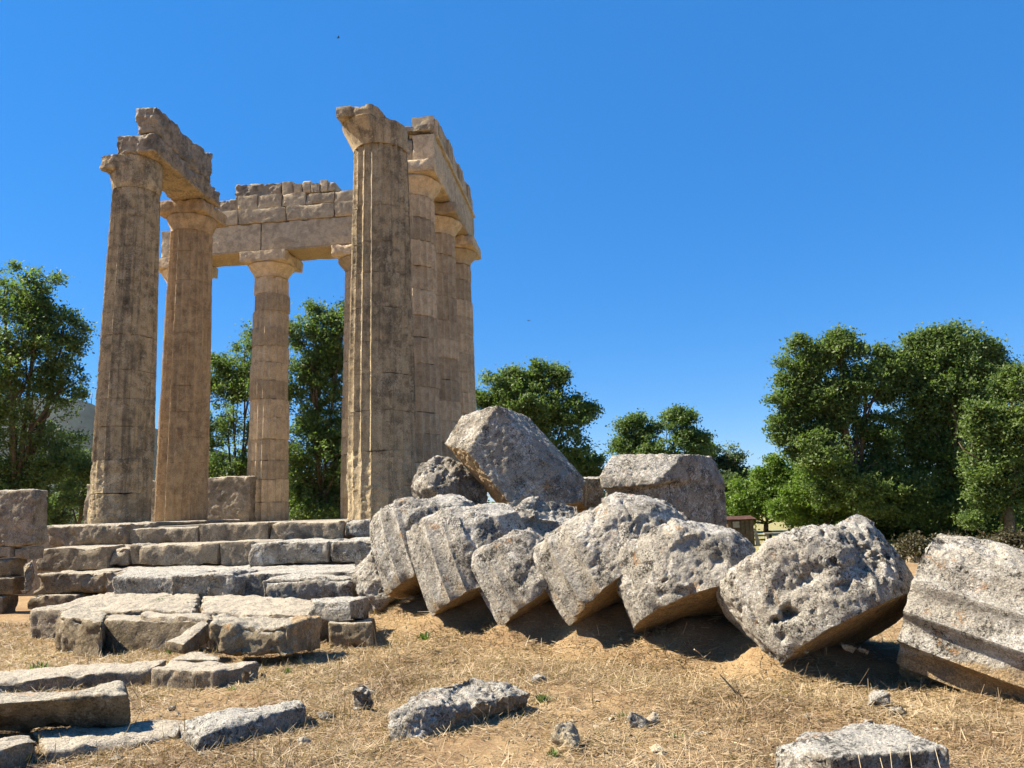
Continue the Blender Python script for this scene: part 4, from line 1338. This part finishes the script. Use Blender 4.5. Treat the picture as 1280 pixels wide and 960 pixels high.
def tree(name, label, cat, base_px, d, lobes_px, n, leaf=0.13, clump=0.55, mat=None, seed=1, trunk_r=0.22, hole=0.35, group='trees beyond the ruin', twigs=0, dscale=0.9):
    base = atd(base_px[0], base_px[1], d)
    base[2] = -0.25 if base[1] > 30 else float(gz(np.array([base[0]]), np.array([base[1]]))[0])
    rs = np.random.default_rng(seed)
    lobes = []
    main = lobes_px
    lobes_px = list(lobes_px)
    for (px, py, rx, ry) in main:
        for q in range(6):
            aa = rs.uniform(-0.5, math.pi + 0.5) if q < 5 else rs.uniform(0, 6.28)
            kk = rs.uniform(0.16, 0.4)
            ro = rs.uniform(0.9, 1.16)
            lobes_px.append((px + math.cos(aa) * rx * ro, py - math.sin(aa) * ry * ro, rx * kk, ry * kk))
    for (px, py, rx, ry) in lobes_px:
        dd = d + rs.normal(0, 0.25) * rx * d / FPX
        c = atd(px, py, dd)
        rx, ry = rx * 1.06, ry * 1.06
        r_ = (rx * d / FPX, (rx + ry) / 2 * d / FPX * dscale, ry * d / FPX)
        lobes.append((c, r_))
    root = empty(name, base, label, cat, group)
    V, shade, cc = leaves(lobes, int(n * 3.3), leaf * 0.66, clump * 0.78, seed, hole + 0.05)
    raw_quads('crown', V, mat or LEAF, base, parent=root, attrs={'shade': shade})
    segs = []
    cen = np.mean([c for c, r_ in lobes], axis=0)
    fork = base + (cen - base) * 0.3
    fork[2] = base[2] + (cen[2] - base[2]) * 0.35
    segs.append(([base - (0, 0, 0.2), base + (0.02, 0, 0.4), (base + fork) / 2 + rs.normal(0, 0.08, 3), fork], [trunk_r * 1.5, trunk_r * 1.1, trunk_r * 0.95, trunk_r * 0.8]))
    for c, r_ in lobes[:len(main)]:
        m1 = fork + (c - fork) * 0.5 + rs.normal(0, 0.25, 3)
        tip = c + np.array([0, 0, r_[2] * 0.35])
        segs.append(([fork, m1, c, tip], [trunk_r * 0.5, trunk_r * 0.3, trunk_r * 0.16, trunk_r * 0.04]))
        for q in range(5 + twigs):
            e = rs.normal(size=3); e = c + e / np.linalg.norm(e) * np.array(r_) * 0.62
            st = m1 + (c - m1) * rs.random()
            segs.append(([st, (st + e) / 2 + rs.normal(0, 0.15, 3), e], [trunk_r * 0.2, trunk_r * 0.13, trunk_r * 0.04]))
    V, Fs = tubes(segs, 6)
    mesh_obj('trunk', V, Fs, BARK, parent=root)
    return root


cs = atz(918, 828, 0.0)
V, shade, _ = leaves([(cs + np.array([0, 0, 0.12]), (0.16, 0.14, 0.1)), (cs + np.array([0.08, 0.05, 0.2]), (0.1, 0.1, 0.09)), (cs + np.array([-0.12, 0, 0.06]), (0.1, 0.1, 0.05))], 1500, 0.014, 0.06, 91, 0.6)
tag(raw_quads('small_shrub', V, LEAFG, cs, attrs={'shade': shade}), 'scrubby grey green shrub tucked against the left side of the biggest drum', 'shrub')

tree('broadleaf_tree', 'big tree at the left edge towering above the stacked masonry', 'tree', (20, 660), 36,
     [(5, 372, 38, 36), (50, 365, 22, 26), (72, 425, 30, 34), (10, 440, 60, 48), (80, 480, 24, 26), (40, 500, 55, 45), (-50, 480, 60, 90), (20, 565, 75, 55), (80, 575, 32, 40), (-20, 620, 70, 40), (40, 625, 50, 36)], 30000, 0.12, 0.5, LEAF, 21, 0.3, 0.3)
tree('bushy_tree', 'dull olive small tree low between the left edge tree and the leftmost column', 'tree', (98, 655), 48, [(100, 610, 24, 40), (75, 625, 25, 28), (112, 635, 14, 20), (125, 600, 20, 30)], 8000, 0.15, 0.6, LEAFG, 22, 0.15)
tree('broadleaf_tree', 'open crowned tree seen between the reddish column and the free standing rear column', 'tree', (295, 655), 42, [(306, 440, 28, 26), (290, 480, 28, 30), (320, 500, 30, 40), (285, 530, 30, 30), (305, 570, 42, 38), (280, 600, 40, 32), (320, 620, 44, 30), (290, 635, 44, 24), (345, 600, 30, 40)], 19000, 0.12, 0.5, LEAF, 23, 0.18, 0.35)
tree('broadleaf_tree', 'thin topped tree between the free standing rear column and the lone column', 'tree', (400, 660), 40, [(395, 415, 30, 28), (425, 410, 20, 26), (385, 460, 34, 30), (420, 470, 30, 36), (395, 520, 44, 40), (420, 570, 40, 44), (385, 600, 40, 40), (420, 625, 44, 30), (390, 640, 46, 24), (440, 590, 34, 44), (365, 560, 26, 40)], 26000, 0.12, 0.5, LEAF, 24, 0.2, 0.6, twigs=6)
tree('broadleaf_tree', 'dense dark tree rising behind the tilted slab, right of the temple', 'tree', (670, 665), 38, [(625, 488, 26, 26), (672, 475, 26, 20), (655, 510, 45, 35), (705, 525, 32, 24), (640, 560, 50, 45), (700, 565, 42, 36), (735, 575, 14, 28), (720, 610, 30, 30)], 26000, 0.12, 0.45, LEAF, 25, 0.24, 0.3)
tree('broadleaf_tree', 'rounded tree peeping over the squared capital block', 'tree', (825, 668), 46, [(800, 545, 26, 20), (845, 535, 22, 22), (830, 560, 45, 25), (780, 562, 15, 8), (825, 610, 45, 40)], 15000, 0.13, 0.5, LEAF, 26, 0.2, 0.3)
tree('broadleaf_tree', 'slim tree right behind the dark side of the squared capital block', 'tree', (905, 668), 50, [(890, 570, 16, 16), (912, 575, 16, 22), (900, 605, 28, 26), (925, 615, 12, 24), (900, 645, 30, 20)], 11000, 0.14, 0.5, LEAFG, 27, 0.18, 0.25)
tree('bushy_tree', 'light green bushy tree behind the small shed', 'tree', (960, 668), 39, [(935, 625, 26, 24), (960, 615, 24, 26), (985, 600, 28, 28), (925, 645, 20, 18), (985, 635, 36, 24)], 14000, 0.11, 0.45, LEAFY, 28, 0.14, 0.3)
tree('bushy_tree', 'light green bush in front of the first big tree at right', 'tree', (1035, 668), 36, [(1025, 605, 34, 34), (1050, 620, 32, 34), (1010, 640, 40, 22)], 12000, 0.11, 0.45, LEAFY, 29, 0.14, 0.3)
tree('broadleaf_tree', 'tall dense tree, left one of the large pair at right', 'tree', (1085, 668), 34, [(1010, 450, 30, 24), (1050, 442, 30, 22), (990, 492, 24, 22), (1040, 490, 48, 40), (1085, 470, 36, 30), (1010, 535, 34, 24), (1070, 540, 46, 44), (1000, 548, 26, 10), (1080, 600, 50, 45), (1050, 590, 36, 30), (1040, 560, 44, 30), (1095, 560, 36, 36)], 32000, 0.11, 0.42, LEAF, 30, 0.28, 0.28)
tree('broadleaf_tree', 'tallest open tree, right one of the large pair, branches showing', 'tree', (1192, 672), 34, [(1160, 440, 32, 24), (1200, 436, 34, 22), (1235, 470, 30, 28), (1150, 490, 40, 40), (1195, 480, 46, 38), (1165, 530, 30, 26), (1178, 450, 40, 34), (1140, 470, 26, 26), (1225, 530, 40, 36), (1150, 560, 44, 36), (1195, 590, 50, 36), (1130, 620, 40, 40)], 42000, 0.11, 0.5, LEAF, 31, 0.24, 1.2, twigs=1)
tree('broadleaf_tree', 'leafy tree at the right edge reaching in over the side lying drum', 'tree', (1262, 676), 29, [(1268, 485, 26, 20), (1240, 515, 26, 22), (1292, 478, 22, 20), (1290, 510, 26, 36), (1215, 560, 26, 22), (1255, 545, 36, 30), (1235, 585, 36, 26), (1275, 600, 40, 50), (1250, 635, 42, 30)], 22000, 0.1, 0.4, LEAF, 32, 0.2, 0.3)
tree('dark_shrub', 'dark undergrowth between the trunks of the large pair at right', 'shrub', (1140, 672), 40, [(1140, 645, 50, 32), (1100, 655, 40, 22), (1185, 650, 40, 30)], 12000, 0.13, 0.5, LEAF, 33, 0.08, 0.3)
tree('dark_shrub', 'dark undergrowth under the right edge tree', 'shrub', (1240, 674), 36, [(1230, 655, 45, 26), (1280, 660, 45, 30)], 9000, 0.13, 0.5, LEAF, 34, 0.08, 0.3)

tree('dark_shrub', 'shady thicket behind the gap between the two rightmost drums', 'shrub', (1135, 680), 36, [(1120, 655, 40, 24), (1160, 655, 40, 26), (1140, 640, 40, 24)], 9000, 0.12, 0.5, LEAF, 35, 0.06, 0.3)
tree('dark_shrub', 'shady thicket behind the drum lying on its side', 'shrub', (1225, 680), 33, [(1200, 655, 40, 24), (1245, 658, 40, 24), (1285, 655, 34, 28)], 9000, 0.12, 0.5, LEAF, 36, 0.06, 0.3)
for lab, px, d_, sd2 in (('low brown dry brush in the gap left of the side lying drum', 1132, 19.5, 41), ('low brown dry brush behind the middle of the side lying drum', 1205, 20.5, 42), ('low brown dry brush at the right edge behind the side lying drum', 1268, 19.0, 43)):
    hz_ = HOR - ROLL * (px - 640)
    tree('dry_brush', lab, 'brush', (px, hz_ + 80, ), d_, [(px - 16, hz_ + 70, 22, 13), (px + 16, hz_ + 70, 24, 12), (px, hz_ + 64, 20, 10)], 2500, 0.06, 0.3, BRUSH, sd2, 0.03, 0.5, group='dry brush behind the drums')

# far-off wood along the horizon
lob = []
rs = np.random.default_rng(5)
for k in range(60):
    px = -80 + k * 24 + rs.normal(0, 8)
    d = rs.uniform(85, 130)
    hz = HOR - ROLL * (px - 640)
    c = atd(px, hz - 4 - rs.uniform(0, 6), d)
    lob.append((c, (3.2, 2.5, rs.uniform(1.6, 2.8))))
V, shade, _ = leaves(lob, 30000, 0.22, 1.0, 77, 0.6)
tag(raw_quads('distant_wood', V, LEAFG, (0, 100, 0), attrs={'shade': shade}), 'far band of low trees along the horizon', 'wood', kind='stuff')

# ------------------------------------------------------------------ hills
def ridge(name, label, prof, d0, depth):
    """prof: (px, py) of the skyline, at distance d0"""
    top = np.array([atd(px, py, d0) for px, py in prof])
    n = len(top)
    rows = []
    m = 14
    for j in range(m):
        t_ = j / (m - 1)
        f_ = math.sin(t_ * math.pi)          # rises to the skyline and falls behind it
        yy = top.copy()
        dirv = top[:, :2] / np.linalg.norm(top[:, :2], axis=1, keepdims=True)
        yy[:, :2] = top[:, :2] + dirv * (t_ - 0.5) * depth
        yy[:, 2] = -5 + (top[:, 2] + 5) * f_ ** 0.8
        rows.append(yy)
    V = np.array(rows)
    noise = fbm(V.reshape(-1, 3) * 0.006, 4, 3).reshape(m, n) * 14
    V[:, :, 2] += noise * (np.sin(np.linspace(0, math.pi, m)) ** 0.8)[:, None] * np.abs(np.linspace(-1, 1, m))[:, None]
    I = np.arange(m * n).reshape(m, n)
    Q = np.stack([I[:-1, :-1], I[:-1, 1:], I[1:, 1:], I[1:, :-1]], -1).reshape(-1, 4)
    tag(mesh_obj(name, V.reshape(-1, 3), Q, HILLM, loc=(0, d0, 0)), label, kind='structure')


HILLM = plain('wooded_hillside', (0.012, 0.018, 0.012), 0.5, 0.05, bump=0.0)
ridge('hills', 'wooded hill far behind the left columns', [(-150, 480), (-60, 490), (20, 500), (70, 498), (95, 500), (114, 506), (130, 514), (165, 526), (205, 540), (260, 560), (320, 580), (400, 605), (480, 622), (560, 634)], 1400, 700)
ridge('hills', 'low far hill on the right horizon', [(700, 622), (780, 612), (860, 606), (900, 604), (960, 606), (1040, 600), (1120, 600), (1220, 594), (1320, 590), (1420, 586)], 1900, 700)
am = empty('radio_mast', atd(114, 508, 1398), 'thin lattice mast standing on the far wooded hill', 'mast')
p = atd(114, 508, 1398)
tp = atd(114, 490, 1398)
hh = tp[2] - p[2]
V, Fs = tubes([([p - (0, 0, 4), p + (0, 0, hh)], [1.0, 0.5])], 5)
mesh_obj('pole', V, Fs, STEEL, parent=am)
V, Fs = tubes([([p + (-3, 0, hh * 0.72), p + (3, 0, hh * 0.72)], [0.5, 0.5]), ([p + (-2, 0, hh * 0.86), p + (2, 0, hh * 0.86)], [0.5, 0.5])], 5)
mesh_obj('crossbar', V, Fs, STEEL, parent=am)

# ------------------------------------------------------------------ shed and bench beyond the drums
def sbox(V0, name, mat, parent, **kw):
    k = dict(res=0.2, rnd=0.01, big=0.004, mid=0.0, chip=0.0, pit=0.0); k.update(kw)
    V, Q = block_mesh(V0, **k)
    return mesh_obj(name, V, Q, mat, parent=parent, sharp=40)


sd_d = 33.0
bl = atd(911, 680, sd_d); br = atd(943, 678, sd_d)
zg = -0.25
shed = empty('garden_shed', ((bl[0] + br[0]) / 2, (bl[1] + br[1]) / 2, zg), 'small brown plank shed with rusty sheet roof beyond the drums', 'shed')
ht = atd(925, 650, sd_d)[2]
x0, x1, y0 = bl[0], br[0], bl[1]
sbox(box8(x0, x1, y0, y0 + 1.1, zg, ht), 'wall', WOOD, shed)
for k in range(6):
    xx = x0 + (k + 0.5) * (x1 - x0) / 6
    sbox(box8(xx - 0.07, xx + 0.07, y0 - 0.03, y0 - 0.002, zg, ht - 0.02), 'plank', WOOD, shed, res=0.3)
sbox([(x0 - 0.12, y0 - 0.15, ht - 0.02), (x1 + 0.12, y0 - 0.15, ht - 0.0), (x1 + 0.12, y0 + 1.25, ht + 0.0), (x0 - 0.12, y0 + 1.25, ht - 0.0),
      (x0 - 0.12, y0 - 0.15, ht + 0.03), (x1 + 0.12, y0 - 0.15, ht + 0.05), (x1 + 0.12, y0 + 1.25, ht + 0.17), (x0 - 0.12, y0 + 1.25, ht + 0.17)], 'roof', RUST, shed, big=0.03)
sbox(box8(x0 + 0.22, x0 + 0.5, y0 - 0.06, y0 - 0.035, ht - 0.32, ht - 0.06), 'panel', PALEW, shed)
sbox([(x1 + 0.02, y0 - 0.1, zg), (x1 + 0.22, y0 - 0.1, zg), (x1 + 0.22, y0 - 0.04, zg), (x1 + 0.02, y0 - 0.04, zg), (x1 + 0.0, y0 - 0.1, zg + 0.75), (x1 + 0.08, y0 - 0.1, zg + 0.75), (x1 + 0.08, y0 - 0.04, zg + 0.75), (x1, y0 - 0.04, zg + 0.75)], 'prop_board', PALEW, shed)
pb = atd(976, 670, 35)
bench = empty('park_bench', (pb[0], pb[1], -0.25), 'pale low bench by the trees right of the shed', 'bench')
sbox(box8(pb[0] - 0.75, pb[0] + 0.75, pb[1] - 0.2, pb[1] + 0.2, 0.16, 0.23), 'seat', PALEW, bench)
for sx in (-0.6, 0.6):
    sbox(box8(pb[0] + sx - 0.06, pb[0] + sx + 0.06, pb[1] - 0.17, pb[1] + 0.17, -0.25, 0.157), 'leg', PALEW, bench)

# ------------------------------------------------------------------ birds
def bird(label, px, py, d, span, rot):
    c = atd(px, py, d)
    V, Fs = tubes([([(-0.09, 0, 0), (-0.05, 0, 0.0), (0.02, 0, 0), (0.08, 0, 0.01), (0.11, 0, 0.01)], [0.006, 0.022, 0.028, 0.018, 0.004])], 8)
    W, Wf = [], []
    for s in (-1, 1):
        o = len(W)
        pr = [(0.0, 0.0, 0.04, -0.05), (0.45, 0.16, 0.05, -0.04), (0.8, 0.2, 0.0, -0.06), (1.0, 0.2, -0.05, -0.075)]
        for (u, z, f1, f2) in pr:
            for (f, dz) in ((f1, 0.004), (f2, 0.0), (f2, -0.003), (f1, -0.003)):
                W.append((f, s * (0.012 + u * span / 2), z * span / 2 + dz))
        for i in range(3):
            for k in range(4):
                k2 = (k + 1) % 4
                Wf.append((o + i * 4 + k, o + i * 4 + k2, o + i * 4 + 4 + k2, o + i * 4 + 4 + k))
        Wf.append((o + 12, o + 13, o + 14, o + 15))
    Vt = [(-0.08, 0, 0.004), (-0.2, 0.03, 0.004), (-0.16, 0, 0.004), (-0.2, -0.03, 0.004), (-0.08, 0, -0.004), (-0.2, 0.03, -0.004), (-0.16, 0, -0.004), (-0.2, -0.03, -0.004)]
    Ft = [(0, 1, 2, 3), (7, 6, 5, 4), (0, 4, 5, 1), (1, 5, 6, 2), (2, 6, 7, 3), (3, 7, 4, 0)]
    n = len(V)
    allV = np.vstack([V, np.array(W), np.array(Vt)])
    allF = list(Fs) + [tuple(i + n for i in f) for f in Wf] + [tuple(i + n + len(W) for i in f) for f in Ft]
    ca, sa = math.cos(rot), math.sin(rot)
    Rm = np.array([[ca, -sa, 0], [sa, ca, 0], [0, 0, 1]])
    o = mesh_obj('swallow', c + allV @ Rm.T, allF, FEATHER, loc=c)
    tag(o, label, 'bird', 'birds in flight')


bird('small dark bird flying high above the left columns', 423, 47, 55, 0.34, 0.5)
bird('small dark bird flying low in the open sky right of the temple', 661, 401, 60, 0.34, 2.2)

# ------------------------------------------------------------------ haze
HAZE = True
if HAZE:
    hm = bpy.data.materials.new('haze')
    hm.use_nodes = True
    t = hm.node_tree
    t.nodes.clear()
    out = t.nodes.new('ShaderNodeOutputMaterial')
    pv = t.nodes.new('ShaderNodeVolumePrincipled')
    pv.inputs['Color'].default_value = (0.5, 0.72, 1.0, 1)
    pv.inputs['Density'].default_value = 0.00002
    pv.inputs['Anisotropy'].default_value = 0.2
    t.links.new(pv.outputs[0], out.inputs['Volume'])
    gx = [o for o in COL.objects if o.name == 'ground'][0]
    bb = np.array([v.co[:] for v in gx.data.vertices])
    lo, hi = bb.min(0), bb.max(0)
    zmax = max((o.matrix_world @ Vector(c))[2] if False else (o.location[2] + c[2]) for o in COL.objects if o.type == 'MESH' for c in o.bound_box)
    C8 = np.array(box8(lo[0] - 20, hi[0] + 20, lo[1] - 20, hi[1] + 20, -60, zmax + 5))
    me = bpy.data.meshes.new('haze')
    me.from_pydata(C8.tolist(), [], [(0, 3, 2, 1), (4, 5, 6, 7), (0, 1, 5, 4), (1, 2, 6, 5), (2, 3, 7, 6), (3, 0, 4, 7)])
    me.materials.append(hm)
    ho = bpy.data.objects.new('haze', me)
    COL.objects.link(ho)
    tag(ho, 'thin blue summer haze in front of the far hills', kind='stuff')
